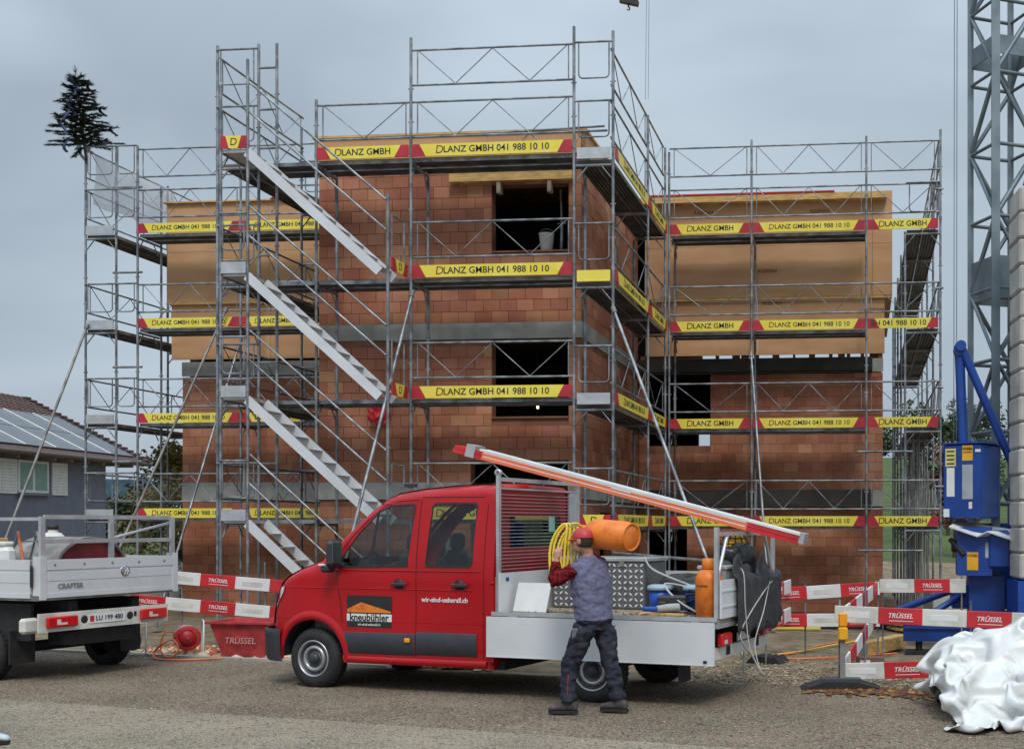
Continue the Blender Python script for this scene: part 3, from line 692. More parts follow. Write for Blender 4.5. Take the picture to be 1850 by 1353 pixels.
# ================================================================== red double-cab flatbed truck  (local: x = rearwards t, y = away n, z up)
TW=1.98
trk=thing('flatbed_truck','red double cab flatbed truck with white bed and lowered side','truck',RW(0,0),-TH)
PROF=[(-.69,.33),(-.70,.50),(-.69,.70),(-.66,.85),(-.60,1.02),(-.50,1.20),(-.38,1.29),(-.22,1.365),(-.06,1.42),(.08,1.475),(.28,1.66),(.48,1.85),(.68,2.03),(.88,2.17),(1.02,2.23),(1.32,2.275),(1.75,2.31),(2.2,2.325),(2.33,2.31),(2.385,2.26)]
def ztop(t):
    for (a,b),(c,d_) in zip(PROF,PROF[1:]):
        if a<=t<=c and c>a: return b+(d_-b)*(t-a)/(c-a)
    return PROF[-1][1] if t>2.38 else PROF[2][1]
def tfront(z):
    r=-.70
    for (a,b),(c,d_) in zip(PROF[2:],PROF[3:]):
        if b<=z<=d_: return a+(c-a)*(z-b)/(d_-b)
    if z<.7: return -.69 if z<.45 else -.70
    return 1.9
def nin(t,z):           # how far the body side is set in from the widest line
    x=.012*max(0,(.9-z))**1.2 + .20*max(0,(z-1.28))**1.5*.72
    d_=max(0,ztop(t)-z); sl=.72 if -.1<t<1.0 else 1; d_*=sl
    r=.11
    if d_<r: x+=r-math.sqrt(max(0,r*r-(r-d_)**2))
    if t<-.1: q=(-.1-t)/.6; x+=.20*q**2.6          # plan rounding of the nose
    if abs(z-1.0)<.5 and z<1.24: x+=.006*math.cos((z-1.0)*6)
    return x
AR=.435; AZ=.36
W1=[(.37,1.395),(1.285,1.415),(1.335,2.08),(1.30,2.115),(1.0,2.10),(.86,2.035),(.62,1.80),(.40,1.50)]
W2=[(1.53,1.415),(2.08,1.415),(2.115,1.46),(2.13,2.09),(2.10,2.125),(1.585,2.125),(1.55,2.09),(1.515,1.46)]
def span(poly,z):
    xs=[]
    for i in range(len(poly)):
        (a,b),(c,d_)=poly[i],poly[(i+1)%len(poly)]
        if (b<=z<d_) or (d_<=z<b): xs.append(a+(c-a)*(z-b)/(d_-b))
    return (min(xs),max(xs)) if len(xs)>1 else None
def spans(z):
    s=[(tfront(z) if z<2.30 else 1.75+(z-2.31)*20, 2.385 if z<2.26 else 2.385-(z-2.26)*.9)]
    cut=[]
    if z<AZ+AR: q=math.sqrt(max(0,AR*AR-(z-AZ)**2)) if z>AZ else AR; cut.append((-q,q))
    for wv in (W1,W2):
        q=span(wv,z)
        if q: cut.append(q)
    for a,b in sorted(cut):
        l=s.pop(); 
        if a>l[0]+.003: s.append((l[0],a))
        s.append((b,l[1]))
    return s
zs=sorted({.32,.40,.6695,.67,.6705,AZ+AR-.001,AZ+AR+.001,*[.45+.025*k for k in range(74)],*[p[1]+e for wv in (W1,W2) for p in wv for e in (-.0005,.0005)],2.32})
zs=[z for z in zs if .32<=z<=2.321]
def side_mesh(side,zlo,zhi,tmax=None):
    b=MB()
    def P(t,z): return (t,nin(t,z) if side==0 else TW-nin(t,z),z)
    for z0,z1 in zip(zs,zs[1:]):
        if z0<zlo or z1>zhi or z1-z0<1e-6: continue
        e=(z1-z0)*.02
        s0,s1=spans(z0+e),spans(z1-e)
        if len(s0)!=len(s1): continue
        for (a,c),(a1,c1) in zip(s0,s1):
            n=max(1,int((c-a)/.05))
            vs=[P(a+(c-a)*i/n,z0) for i in range(n+1)]+[P(a1+(c1-a1)*i/n,z1) for i in range(n+1)]
            b.poly(vs,[(i,i+1,i+n+2,i+n+1) for i in range(n)],True)
    return b
def weld(o,d=.0008):
    bm=bmesh.new(); bm.from_mesh(o.data); bmesh.ops.remove_doubles(bm,verts=bm.verts,dist=d); bmesh.ops.recalc_face_normals(bm,faces=bm.faces); bm.to_mesh(o.data); bm.free(); return o
# shell across the width
def front_shift(t,n): return -.20*(1-(2*n/TW-1)**2)*max(0,min(1,(.3-t)/.8))
def across(pts,n0f,m=14,w0=0,w1=1):
    b=MB(); vs=[]
    for t,z in pts:
        i0=nin(t,min(z,ztop(t)) if t>-.68 else z); a=i0; c=TW-i0
        for k in range(m+1):
            n=a+(c-a)*(w0+(w1-w0)*k/m); vs.append((t+front_shift(t,n),n,z+.03*(1-(2*n/TW-1)**2)*(1 if t>.9 else .4)))
    b.poly(vs,[(j*(m+1)+i,j*(m+1)+i+1,(j+1)*(m+1)+i+1,(j+1)*(m+1)+i) for j in range(len(pts)-1) for i in range(m)],True); return b
cab=MB()
for sd in (0,1):
    q=side_mesh(sd,.32,2.33); cab.poly(q.v,q.f,True)
q=across(PROF[2:10],None); cab.poly(q.v,q.f,True)
q=across(PROF[13:]+[(2.386,2.2)],None); cab.poly(q.v,q.f,True)
ws=PROF[9:14]
q=across(ws,None,2,0,.07); cab.poly(q.v,q.f,True); q=across(ws,None,2,.93,1); cab.poly(q.v,q.f,True)
# rear wall of the cab with window opening
def rear(z): return 2.386
b0=MB(); ny=.30
for r in split(.02,TW-.02,.34,2.28,[(.34,1.52,1.62,1.98)]):
    b0.box((2.36,max(r[0],nin(2.3,min(r[3],2.2))),r[2]),(2.386,min(r[1],TW-nin(2.3,min(r[3],2.2))),r[3]))
cab.poly(b0.v,b0.f)
# wheel arch liners, floor
for sd in (0,1):
    n0=.01 if sd==0 else TW-.01; n1=.42 if sd==0 else TW-.42
    pass
o=cab.build('cab_body',tred,trk); weld(o)
b=MB(); b.box((.45,.05,.33),(2.36,TW-.05,.42)); b.box((-.5,.3,.33),(.45,TW-.3,.5)); b.box((-.6,.35,.5),(.12,TW-.35,1.2)); b.build('floor_pan',plast,trk)
for n0,n1 in ((.03,.40),(TW-.40,TW-.03)):
    b=MB(); k=16; pts=[(math.cos(math.pi*i/k)*(AR+.004),AZ+math.sin(math.pi*i/k)*(AR+.004)) for i in range(k+1)]
    vs=[(t,n0,z) for t,z in pts]+[(t,n1,z) for t,z in pts]; b.poly(vs,[(i,i+1,i+k+2,i+k+1) for i in range(k)],True); b.build('arch_liner',plast,trk)
# flared red lip round the arch (near side)
for nn,sg in ((0,-1),(TW,1)):
    b=MB(); k=24; vs=[]
    for i in range(k+1):
        a=R(-4)+(R(188))*i/k
        for rr,dn in ((AR,.0),(AR+.02,.022),(AR+.06,.022),(AR+.10,.001)):
            t=math.cos(a)*rr; z=AZ+math.sin(a)*rr; base=nin(max(-.69,t),z)*(1 if sg<0 else -1); vs.append((t,nn+base+sg*dn,z))
    b.poly(vs,[(i*4+j,i*4+j+1,i*4+j+5,i*4+j+4) for i in range(k) for j in range(3) if True],True); b.build('wheel_arch',tred,trk)
# dark lower bumper, side trims
def trim(name,a0,a1,z0,z1,side=0,m=plast,d=.012):
    b=MB(); n=max(2,int((a1-a0)/.08)); vs=[]
    for z,e in ((z0,0),(z0+.012,d),(z1-.012,d),(z1,0)):
        for i in range(n+1):
            t=a0+(a1-a0)*i/n; x=nin(t,z)-e; vs.append((t,x if side==0 else TW-x,z))
    b.poly(vs,[(j*(n+1)+i,j*(n+1)+i+1,(j+1)*(n+1)+i+1,(j+1)*(n+1)+i) for j in range(3) for i in range(n)],True); return b.build(name,m,trk)
for sd in (0,1):
    trim('side_trim',.46,1.392,.43,.675,sd); trim('side_trim',1.408,2.18,.44,.695,sd); trim('sill',.44,2.30,.325,.405,sd,tred,.02)
b=MB(); vs=[]; kk=18
path=[(-.43,-.012,),(-.55,-.008)]
ring=[]
for i in range(29):
    q=i/28; n=TW*q
    e=min(q,1-q)*TW
    tt=-.72+front_shift(-.69,n)-.02
    if e<.22: tt+= (.22-e)**2*3.2
    ring.append((tt,n))
ring=[(-.44,.004),(-.56,.02),(-.66,.06)]+[r for r in ring if .10<r[1]<TW-.10]+[(-.66,TW-.06),(-.56,TW-.02),(-.44,TW-.004)]
for z,e in ((.30,.03),(.36,0),(.60,-.012),(.665,-.012),(.675,.02)):
    for t,n in ring: vs.append((t+e,n,z))
m_=len(ring); b.poly(vs,[(j*m_+i,j*m_+i+1,(j+1)*m_+i+1,(j+1)*m_+i) for j in range(4) for i in range(m_-1)],True); b.build('front_bumper',plast,trk)
b=MB(); b.box((-.92,.5,.80),(-.86,TW-.5,1.05)); 
for k in range(4): b.box((-.93,.5,.82+.06*k),(-.92,TW-.5,.835+.06*k))
b.build('grille',plast,trk)
# headlights wrap round the corner
for sd in (0,1):
    b=MB(); vs=[]; P_=[(-.40,1.17),(-.47,1.16),(-.56,1.10),(-.62,1.00),(-.63,.93),(-.58,.92),(-.50,1.02),(-.43,1.10)]
    pts=[]
    for t,z in P_: x=nin(t,min(z,ztop(t)-.02))-.012+ (0); pts.append((t,x if sd==0 else TW-x,z))
    b.poly(pts,[tuple(range(8))]); pts2=[(t-.10,(p[1]+.22 if sd==0 else p[1]-.22),z) for (t,z),p in zip(P_,pts)]; 
    b.poly(pts+pts2,[(i,(i+1)%8,(i+1)%8+8,i+8) for i in range(8)]+[tuple(range(8,16))]); h=b.build('headlight',lampwhite,trk)
    b=MB(); b.tube((-.60,pts[3][1]+(.05 if sd==0 else -.05),1.02),(-.57,pts[3][1]+(.06 if sd==0 else -.06),1.02),.045,12); b.build('reflector',chrome,h)
# glazing
def pane(poly,side,name='window'):
    b=MB(); zz=sorted({p[1] for p in poly}); zz=sorted({*zz,*[zz[0]+(zz[-1]-zz[0])*k/8 for k in range(9)]}); rows=[]
    for z in zz:
        q=span(poly,min(max(z,zz[0]+1e-4),zz[-1]-1e-4)); rows.append((z,q))
    vs=[]
    for z,q in rows:
        for i in range(7):
            t=q[0]+(q[1]-q[0])*i/6; x=nin(t,z)+.006; vs.append((t,x if side==0 else TW-x,z))
    b.poly(vs,[(j*7+i,j*7+i+1,(j+1)*7+i+1,(j+1)*7+i) for j in range(len(rows)-1) for i in range(6)],True); g=b.build(name,glassv,trk)
    f=MB(); k=len(poly); vs=[]
    cx=sum(p[0] for p in poly)/k; cz=sum(p[1] for p in poly)/k
    for e,dn in ((1.012,-.004),(.945,-.004),(.94,.008)):
        for t,z in poly:
            tt=cx+(t-cx)*(e if e>1 else 1-(1-e)*.6); zz_=cz+(z-cz)*e; x=nin(min(max(tt,.1),2.3),zz_)+dn; vs.append((tt,x if side==0 else TW-x,zz_))
    f.poly(vs,[(j*k+i,j*k+(i+1)%k,(j+1)*k+(i+1)%k,(j+1)*k+i) for j in range(2) for i in range(k)]); f.build('seal',rubber,g); return g
for sd in (0,1): pane(W1,sd); pane(W2,sd)
b=across([(t+.01,z-.012) for t,z in ws],None,10,.06,.94); b.build('windscreen',glassv,trk)
b=MB(); b.box((2.37,.345,1.625),(2.376,1.515,1.975)); b.build('rear_window',glassv,trk)
# vertical divider in the front side window
b=MB(); x0=nin(.8,1.4)+.012; b.tube((.78,x0,1.41),(.84,nin(.84,2.0)+.012,2.01),.014,6); b.build('window_post',rubber,trk)
# interior: dashboard, seats, wheel
b=MB(); b.box((-.05,.12,.42),(.42,TW-.12,1.32)); b.build('dashboard',plast,trk)
for (t,n) in ((.95,.42),(.95,1.3),(1.85,.42),(1.85,1.0),(1.85,1.55)):
    b=MB(); b.cbox((t-.15,n,.85),(.25,.23,.09),.05); b.cbox((t+.12,n,1.2),(.075,.22,.38),.06); b.cbox((t+.15,n,1.68),(.05,.13,.10),.04); b.build('seat',plast,trk)
b=MB(); b.path([(.46+.07*math.sin(a),.42+.18*math.cos(a),1.38+.17*math.sin(a)) for a in [2*math.pi*k/20 for k in range(20)]],.015,6,True); b.build('steering_wheel',rubber,trk)
b=MB(); b.box((.44,.12,1.20),(2.3,.14,1.33)); b.box((.44,TW-.14,.5),(2.3,TW-.12,1.36)); b.build('door_lining',plast,trk)
# panel gaps, belt line, handles, fuel flap lamp
gap=mat('panel_gap',(.05,.004,.005),.6)
def vgap(pts,name='panel_gap'):
    b=MB(); b.path([(t,nin(t,z)-.0015,z) for t,z in pts],.0045,4); b.build(name,gap,trk)
vgap([(1.40,z) for z in [.42+.06*k for k in range(30)] if z<2.2]); vgap([(.42,.78),(.40,.95),(.36,1.15),(.345,1.36)]); vgap([(2.26,z) for z in [.42+.06*k for k in range(29)]])
vgap([(.42+.1*k,.405) for k in range(19)]); vgap([(1.40+.05*k,2.19-.0*k) for k in range(17)]); vgap([(1.36,2.16),(1.1,2.15),(.93,2.1),(.70,1.92),(.5,1.72),(.32,1.50)])
b=MB(); b.path([(t,nin(t,1.372)-.004,1.372) for t in [.32+.1*k for k in range(20)]],.007,5); b.build('belt_moulding',tred,trk)
b=MB(); b.path([(t,nin(t,1.19)-.002,1.165) for t in [-.35+.13*k for k in range(20)]],.006,5); b.build('crease_line',tred,trk)
for t in (1.18,1.96):
    b=MB(); b.lathe([(0,.0),(.065,.0),(.06,.012),(0,.014)],(t,nin(t,1.22)-.004,1.225),'y',16); b.build('handle_recess',gap,trk)
    b=MB(); b.cbox((t+.01,nin(t,1.22)-.03,1.22),(.105,.012,.018),.008); b.build('door_handle',plast,trk)
b=MB(); b.cbox((1.30,nin(1.3,.6)-.02,.60),(.035,.012,.025),.008); b.build('side_marker',lampamber,trk)
b=MB(); b.tube((1.12,.3,2.30),(1.12,.3,2.345),.03,8); b.box((1.05,.28,2.31),(1.2,.32,2.35)); b.build('roof_antenna',plast,trk)
# mirrors
for sd in (0,1):
    s_=1 if sd==0 else -1; n0=0 if sd==0 else TW
    b=MB(); b.cbox((.40,n0-s_*.13,1.56),(.05,.10,.15),.04); b.cbox((.33,n0-s_*.13,1.39),(.055,.09,.045),.03); b.tube((.42,n0+s_*.08,1.42),(.38,n0-s_*.08,1.44),.035,8); mi=b.build('mirror',plast,trk)
    b=MB(); b.box((.451,n0-s_*.21,1.45),(.454,n0-s_*.05,1.68)); b.build('mirror_glass',chrome,mi)
b=MB(); b.tube((.28,-.22,1.43),(.36,-.225,1.435),.016,6); b.build('mirror_lamp',lampwhite,trk)
# logo plate on the front door and web address on the rear door
sg=MB(); lx,lz,lw,lh=.485,.725,.60,.36; ld=nin(.8,.9)-.0045
sg.box((lx,ld,lz),(lx+lw,ld+.003,lz+lh)); s0=sg.build('door_sign',blk,trk)
b=MB(); b.prism([(lx+.005,lz+.17),(lx+lw-.01,lz+.17),(lx+lw-.01,lz+.185),(lx+.19,lz+.285),(lx+.005,lz+.205)],ld-.002,ld-.0003); b.build('roof_emblem',orange,s0)
b=MB(); b.box((lx,ld-.002,lz+.072),(lx+lw,ld-.0003,lz+.155)); b.build('name_panel',white,s0)
inst('lettering',text_mesh('kneubühler',.115,blk,.02),s0,(lx+lw/2,ld-.0035,lz+.113)); inst('lettering',text_mesh('wir-sind-ueberall.ch',.038,white,.01),s0,(lx+lw/2,ld-.0035,lz+.035))
inst('lettering',text_mesh('wir-sind-ueberall.ch',.074,white,.022),trk,(1.77,nin(1.77,1.05)-.006,1.055))
# wheels
def wheel(t,n,face,parent,r=.345,wd=.22):
    w_=bpy.data.objects.new('wheel',None); C.objects.link(w_); w_.parent=parent; w_.location=(t,n,r)
    if face>0: w_.rotation_euler=(0,0,math.pi)
    b=MB(); b.lathe([(.20,.02),(.215,-.0),(.28,-.004),(.325,.02),(.343,.05),(.345,.07),(.345,wd-.07),(.343,wd-.05),(.325,wd-.02),(.28,wd),(.20,wd)],n=40,ax='y')
    for k in range(36):
        a=2*math.pi*k/36; c,s2=math.cos(a),math.sin(a)
        for y0,y1,off in ((.055,.10,0),(.115,.165,.087)):
            a2=a+off; c,s2=math.cos(a2),math.sin(a2); tx,tz=-s2*.022,c*.022
            b.poly([(c*.352+tx,y0,s2*.352+tz),(c*.352-tx,y0,s2*.352-tz),(c*.352-tx,y1,s2*.352-tz),(c*.352+tx,y1,s2*.352+tz),(c*.34+tx,y0,s2*.34+tz),(c*.34-tx,y0,s2*.34-tz),(c*.34-tx,y1,s2*.34-tz),(c*.34+tx,y1,s2*.34+tz)],[(0,1,2,3),(0,4,5,1),(2,6,7,3),(0,3,7,4),(1,5,6,2)])
    b.build('tyre',rubber,w_)
    b=MB(); b.lathe([(.212,.012),(.205,.0),(.195,.005),(.185,.04),(.165,.055),(.150,.03),(.135,.018),(.118,.018),(.105,.04),(.085,.045),(.08,.03),(0,.03)],n=40,ax='y')
    b.build('rim',mat('rim_dark',(.10,.10,.105),.5,.5,.2,12),w_)
    b=MB(); b.lathe([(.150,.03),(.146,.012),(.128,.004),(.112,.012),(.106,.034)],n=40,ax='y'); b.lathe([(.216,.006),(.208,-.008),(.196,-.004),(.190,.02)],n=40,ax='y'); b.build('rim_ring',rimm,w_)
    b=MB()
    for k in range(14):
        a=2*math.pi*k/14; b.lathe([(0,0),(.011,0),(.011,.01)],(math.cos(a)*.163,.050,math.sin(a)*.163),'y',8)
    stuff(b.build('vent_holes',blk,w_))
    b=MB(); b.lathe([(.0,-.02),(.03,-.02),(.062,-.005),(.07,.02),(.07,.04)],n=20,ax='y'); b.build('hub_cap',plast,w_); return w_
for t in (0,3.55):
    wheel(t,.025,-1,trk); wheel(t,TW-.025,1,trk)
# chassis and bed
b=MB(); b.box((2.2,.45,.52),(4.9,.58,.74)); b.box((2.2,1.40,.52),(4.9,1.53,.74)); b.tube((3.55,.25,.36),(3.55,TW-.25,.36),.06,10); b.box((2.5,.28,.42),(3.05,.5,.72)); b.box((2.0,.12,.30),(2.45,1.85,.40)); b.build('chassis',rubber,trk)
bed=MB(); bed.box((2.42,.02,.83),(4.97,TW-.02,.88)); bed.build('bed_frame',alu,trk)
b=MB(); 
for k in range(8): b.box((2.42,.025+k*.242,.8805),(4.965,.025+k*.242+.238,.925)); 
b.build('bed_floor',woodg,trk)
b=MB(); b.box((2.36,-.004,.90),(4.96,.018,.945)); b.build('bed_edge_rail',alu,trk)
# the near side hangs down, the far side and the tail stand up
b=MB(); b.box((2.335,-.062,.47),(4.955,-.036,.895)); b.box((2.335,-.070,.462),(4.955,-.030,.4695)); 
for x in (2.335,4.935): b.box((x,-.066,.47),(x+.02,-.0625,.895))
dsd=b.build('drop_side',aluw,trk)
for t in (2.6,3.65,4.7): b=MB(); b.tube((t,-.02,.895),(t+.09,-.02,.895),.014,8); b.build('hinge',galvd,dsd)
b=MB(); b.cbox((4.86,-.068,.50),(.02,.006,.015),.004); b.build('latch',blk,dsd)
b=MB(); b.box((2.42,TW-.05,.93),(4.93,TW-.022,1.33)); b.box((2.42,TW-.055,1.18),(4.93,TW-.0505,1.2)); b.build('drop_side',aluw,trk)
b=MB(); b.box((4.97,.06,.93),(4.995,TW-.06,1.32)); 
for z in (1.04,1.20): b.box((4.9951,.06,z),(5.003,TW-.06,z+.02))
b.build('tailgate',aluw,trk)
# headboard
b=MB(); b.box((2.43,.03,.93),(2.455,TW-.03,1.36)); hb_=b.build('headboard',aluw,trk)
b=MB(); b.box((2.456,.14,1.27),(2.459,.20,1.31)); b.build('sticker',blue,hb_)
for n in (.035,TW-.085):
    b=MB(); b.box((2.395,n,.90),(2.4295,n+.05,2.42)); b.lathe([(.022,0),(.036,0),(.036,.05),(.022,.05),(.022,0)],(2.41,n,2.45),'y',14); b.build('headboard_post',alu,hb_)
b=MB(); b.box((2.40,.09,2.355),(2.435,TW-.09,2.40)); b.box((2.40,.09,2.27),(2.43,TW-.09,2.29)); b.build('top_bar',alu,hb_)
for k in range(22):
    b=MB(); z=1.39+k*.039; b.box((2.408,.088,z),(2.418,TW-.088,z+.010)); b.build('grille_bar',mat('grille_pink_grey',(.34,.22,.23),.5,.3) if not(6<k<15) else galv,hb_)
b=MB(); b.box((2.40,TW-.30,1.38),(2.4295,TW-.088,2.265)); b.build('perforated_panel',alu,hb_)
b=MB(); b.box((2.4185,1.18,1.80),(2.4215,1.32,1.98)); b.build('toll_sticker',mat('sticker_green',(.25,.45,.38),.5),hb_)
b=MB(); b.box((2.36,.035,.93),(2.394,.10,1.32)); b.build('corner_post',alu,trk)
# rear rack
rk=MB(); rk.box((4.92,.03,.93),(4.96,.085,1.86)); o=rk.build('rack_post',alu,trk)
rk=MB(); rk.box((4.92,TW-.085,.93),(4.96,TW-.03,1.86)); rk.build('rack_post',alu,trk)
rk=MB(); rk.box((4.925,.0855,1.77),(4.955,TW-.0855,1.81)); rk.build('rack_bar',alu,trk)
for a_,b_ in (((4.94,.09,1.35),(4.94,.36,1.765)),((4.94,TW-.09,1.35),(4.94,TW-.36,1.765))): rk=MB(); rk.tube(a_,b_,.02,6); rk.build('rack_brace',alu,trk)
# rear lights and underrun bar
b=MB(); b.box((4.86,.12,.50),(4.90,TW-.12,.62)); b.build('underrun_bar',dirtyw,trk)
for n in (.16,TW-.46):
    b=MB(); b.cbox((4.935,n+.15,.70),(.035,.15,.065),.015); q=b.build('tail_light',lampred,trk); b=MB(); b.box((4.971,n+.05,.66),(4.973,n+.14,.70)); b.build('reverse_lamp',lampwhite,q)
b=MB(); b.box((4.90,.78,.64),(4.908,1.2,.73)); b.build('licence_plate',white,trk)
b=MB(); b.box((4.5,.1,.25),(4.52,.4,.6)); b.build('mud_flap',rubber,trk)
# ================================================================== cargo
def rthing(name,label,cat,t,n,z,rz=0,group=None): return thing(name,label,cat,RW(t,n,z),-TH+rz,group)
BZ=.926
# bundle of barrier slats
bn=rthing('barrier_slat_bundle','long orange red and white bundle of slats lying across headboard and rear rack','slat bundle',5.58,1.0,0)
pA=Vector((0,0,1.735)); pB=Vector((-4.28,-.0,2.81)); dd=(pB-pA).normalized(); ang=math.atan2(dd.z,-dd.x)
def along(b,s0,s1,y0,y1,h0,h1):
    k=len(b.v); b.box((-s1,y0,h0),(-s0,y1,h1)); b.xf(Matrix.Translation(pA)@Matrix.Rotation(ang,4,'Y'),k); return b
Lb=(pB-pA).length
for i,(h0,m,s0,s1) in enumerate(((-.066,orbar,.62,Lb-.40),(-.020,orbar,.62,Lb-.40))):
    b=MB(); along(b,s0,s1,-.10,.10,h0,h0+.042); o=b.build('slat',m,bn)
    b=MB(); along(b,.03,s0-.001,-.10,.10,h0,h0+.042); b.build('slat_end',barred,o); b=MB(); along(b,s1+.001,Lb-.02*i,-.10,.10,h0,h0+.042); b.build('slat_end',barred,o)
    b=MB(); along(b,.64,Lb-.42,-.1015,.1015,h0+.034,h0+.0455); b.build('spacer_line',white,o)
b=MB(); along(b,.02,Lb-.36,-.103,.103,.028,.052); b.build('slat',white,bn)
b=MB(); along(b,-.03,.035,-.08,.08,-.055,.06); b.build('end_cap',alu,bn)
b=MB(); along(b,Lb-.30,Lb-.18,-.108,.108,-.075,.072); b.build('strap',alu,bn); b=MB(); along(b,2.05,2.3,-.1015,-.1005,.0,.02); b.build('print_label',white,bn)
# aluminium chequer-plate tool box
bx=rthing('chequer_plate_box','silver chequer plate tool box on the truck bed behind the worker','tool box',3.15,1.30,BZ)
b=MB(); b.cbox((0,0,.27),(.58,.30,.27),.012); b.build('body',mat('chequer_dark',(.16,.16,.165),.45,.5),bx)
b=MB(); b.cbox((0,0,.563),(.60,.315,.022),.008); b.build('lid',alu,bx)
dm=[]
for i in range(18):
    for j in range(8):
        b=MB() if False else None
st_=MB()
for i in range(17):
    for j in range(8):
        x=-.54+i*.0675; z=.045+j*.065; s_=.7 if (i+j)%2 else -.7; c_,q_=math.cos(s_)*.030,math.sin(s_)*.030; e=.010
        st_.poly([(x-c_,-.302,z-q_),(x+q_*.4,-.3035-e,z-c_*.4),(x+c_,-.302,z+q_),(x-q_*.4,-.3035-e,z+c_*.4)],[(0,1,3),(1,2,3)],True)
stuff(st_.build('tread_studs',white,bx))
for x in (-.3,.3): b=MB(); b.cbox((x,-.315,.52),(.03,.008,.04),.005); b.build('latch',galvd,bx)
# gas bottle on the bed
gasp=[(0,0),(.12,0),(.135,.02),(.135,.05),(.15,.06),(.15,.42),(.148,.45),(.12,.51),(.075,.54),(.06,.545),(.06,.56)]
def gas(parent,collar=True):
    b=MB(); b.lathe(gasp,n=28); b.build('body',orange,parent)
    b=MB(); b.lathe([(.072,.545),(.078,.55),(.075,.66),(.066,.665),(.066,.56),(.03,.555),(.03,.545)],n=20); b.build('collar',orange,parent)
    b=MB(); b.tube((0,0,.55),(0,0,.63),.022,8); b.build('valve',galvd,parent)
gb=rthing('gas_bottle','orange gas bottle standing at the tail of the truck bed','gas bottle',4.79,.22,BZ+.0); gas(gb); gb.scale=(.92,.92,.92)
inst('lettering',text_mesh('PROPAN',.035,blk,.01),gb,(-.02,-.152,.36))
# canisters
for k,(t,n,rz,lab) in enumerate(((4.02,.75,.3,'blue tub with pale lid lying on the truck bed beside the silver box'),(4.42,.8,-.5,'blue tub with pale lid half under cables near the gas bottle'))):
    o=rthing('blue_tub',lab,'tub',t,n,BZ+.004,rz,'blue tubs on the truck bed'); b=MB(); b.lathe([(0,0),(.11,0),(.125,.24),(0,.24)],n=20); b.build('body',mat('tub_blue',(.01,.08,.42),.4),o); b=MB(); b.lathe([(0,.30),(.10,.30),(.14,.285),(.145,.2405),(0,.2405)],n=20); b.build('lid',mat('lid_pale_blue',(.30,.42,.48),.5),o)
# grey crate and black bags
o=rthing('grey_crate','grey plastic crate standing on the bed against the rear rack','crate',4.76,.52,BZ); b=MB(); b.box((-.15,-.12,0),(.15,.12,.02))
for a0,a1 in (((-.15,-.12,.02),(.15,-.10,.50)),((-.15,.10,.02),(.15,.12,.50)),((-.15,-.0995,.02),(-.13,.0995,.50)),((.13,-.0995,.02),(.15,.0995,.50))): b.box(a0,a1)
b.build('body',mat('crate_grey',(.33,.35,.36),.6),o); b=MB(); b.cbox((0,0,.51),(.165,.135,.018),.006); b.build('rim',mat('crate_rim',(.38,.40,.41),.6),o)
def bag(name,label,t,n,z,s,m,seed,sub=26,rz=0,flat=.5,cat='bag'):
    b=MB(); nu,nv=sub,sub//2; vs=[]
    for j in range(nv+1):
        ph=math.pi*j/nv
        for i in range(nu):
            th=2*math.pi*i/nu; x,y,zz=math.sin(ph)*math.cos(th),math.sin(ph)*math.sin(th),math.cos(ph)
            pw=lambda q:math.copysign(abs(q)**.7,q)
            k=1+.16*fbm((x*2+seed,y*2,zz*2),3)+.06*abs(fbm((x*5+seed,y*5,zz*5),2))
            vs.append((pw(x)*s[0]*k,pw(y)*s[1]*k,max(0,pw(zz)*s[2]*k+s[2])))
    b.poly(vs,[(j*nu+i,j*nu+(i+1)%nu,(j+1)*nu+(i+1)%nu,(j+1)*nu+i) for j in range(nv) for i in range(nu)],True)
    o=b.build(name,m,None,RW(t,n,z),-TH+rz); tag(o,label,cat); return o
bagm=mat('black_foil',(.014,.015,.018),.35,0,.4,20,.5,25)
bagg=mat('grey_tarp',(.030,.031,.035),.5,0,.3,9,.5,30)
bag('black_sheet_bundle','black plastic bundle piled on the bed inside the rear rack',4.72,1.25,BZ,(.22,.42,.30),bagg,3)
bag('black_bag','crumpled black bag with net on top of the rear pile',4.72,1.22,BZ+.46,(.20,.30,.15),bagm,9)
yh=rthing('yellow_bag','yellow netted bundle on top of the pile in the rear rack','bundle',4.72,1.22,BZ+.68)
b=MB(); vs=[]; nu=20
for j in range(9):
    ph=math.pi*.5*j/8
    for i in range(nu): th=2*math.pi*i/nu; k=1+.06*fbm((math.cos(th)*2,math.sin(th)*2,ph),2); vs.append((.15*math.sin(ph)*math.cos(th)*k,.21*math.sin(ph)*math.sin(th)*k,.17*math.cos(ph)+.02))
b.poly(vs,[(j*nu+i,j*nu+(i+1)%nu,(j+1)*nu+(i+1)%nu,(j+1)*nu+i) for j in range(8) for i in range(nu)],True); b.build('sack',mat('sack_yellow',(.62,.36,.02),.6),yh)
b=MB()
for k in range(6):
    a=math.pi*k/6; b.path([(.155*math.sin(q)*math.cos(a),.216*math.sin(q)*math.sin(a),.176*math.cos(q)+.02) for q in [-1.5+3*i/10 for i in range(11)]],.006,4)
for ph in (.5,.9,1.3): b.path([(.156*math.sin(ph)*math.cos(a),.217*math.sin(ph)*math.sin(a),.178*math.cos(ph)+.02) for a in [2*math.pi*i/20 for i in range(20)]],.006,4,True)
b.build('net',blk,yh)
bag('black_tarp','dark crumpled tarpaulin between the silver box and the gas bottle',4.18,1.25,BZ,(.36,.40,.20),bagm,21,30,cat='tarpaulin')
b=MB(); n_=24; vs=[]
for i in range(n_+1):
    for j in range(13):
        y=.42+1.5*i/n_; z=.74+.10*math.sin(i*.9)*.4+.068*j*(.85+.15*math.sin(i*.5)); x=5.018+.03*abs(fbm((y*5,z*6,2),3))+(.02 if z<1.36 else -.04); vs.append((x,y,z))
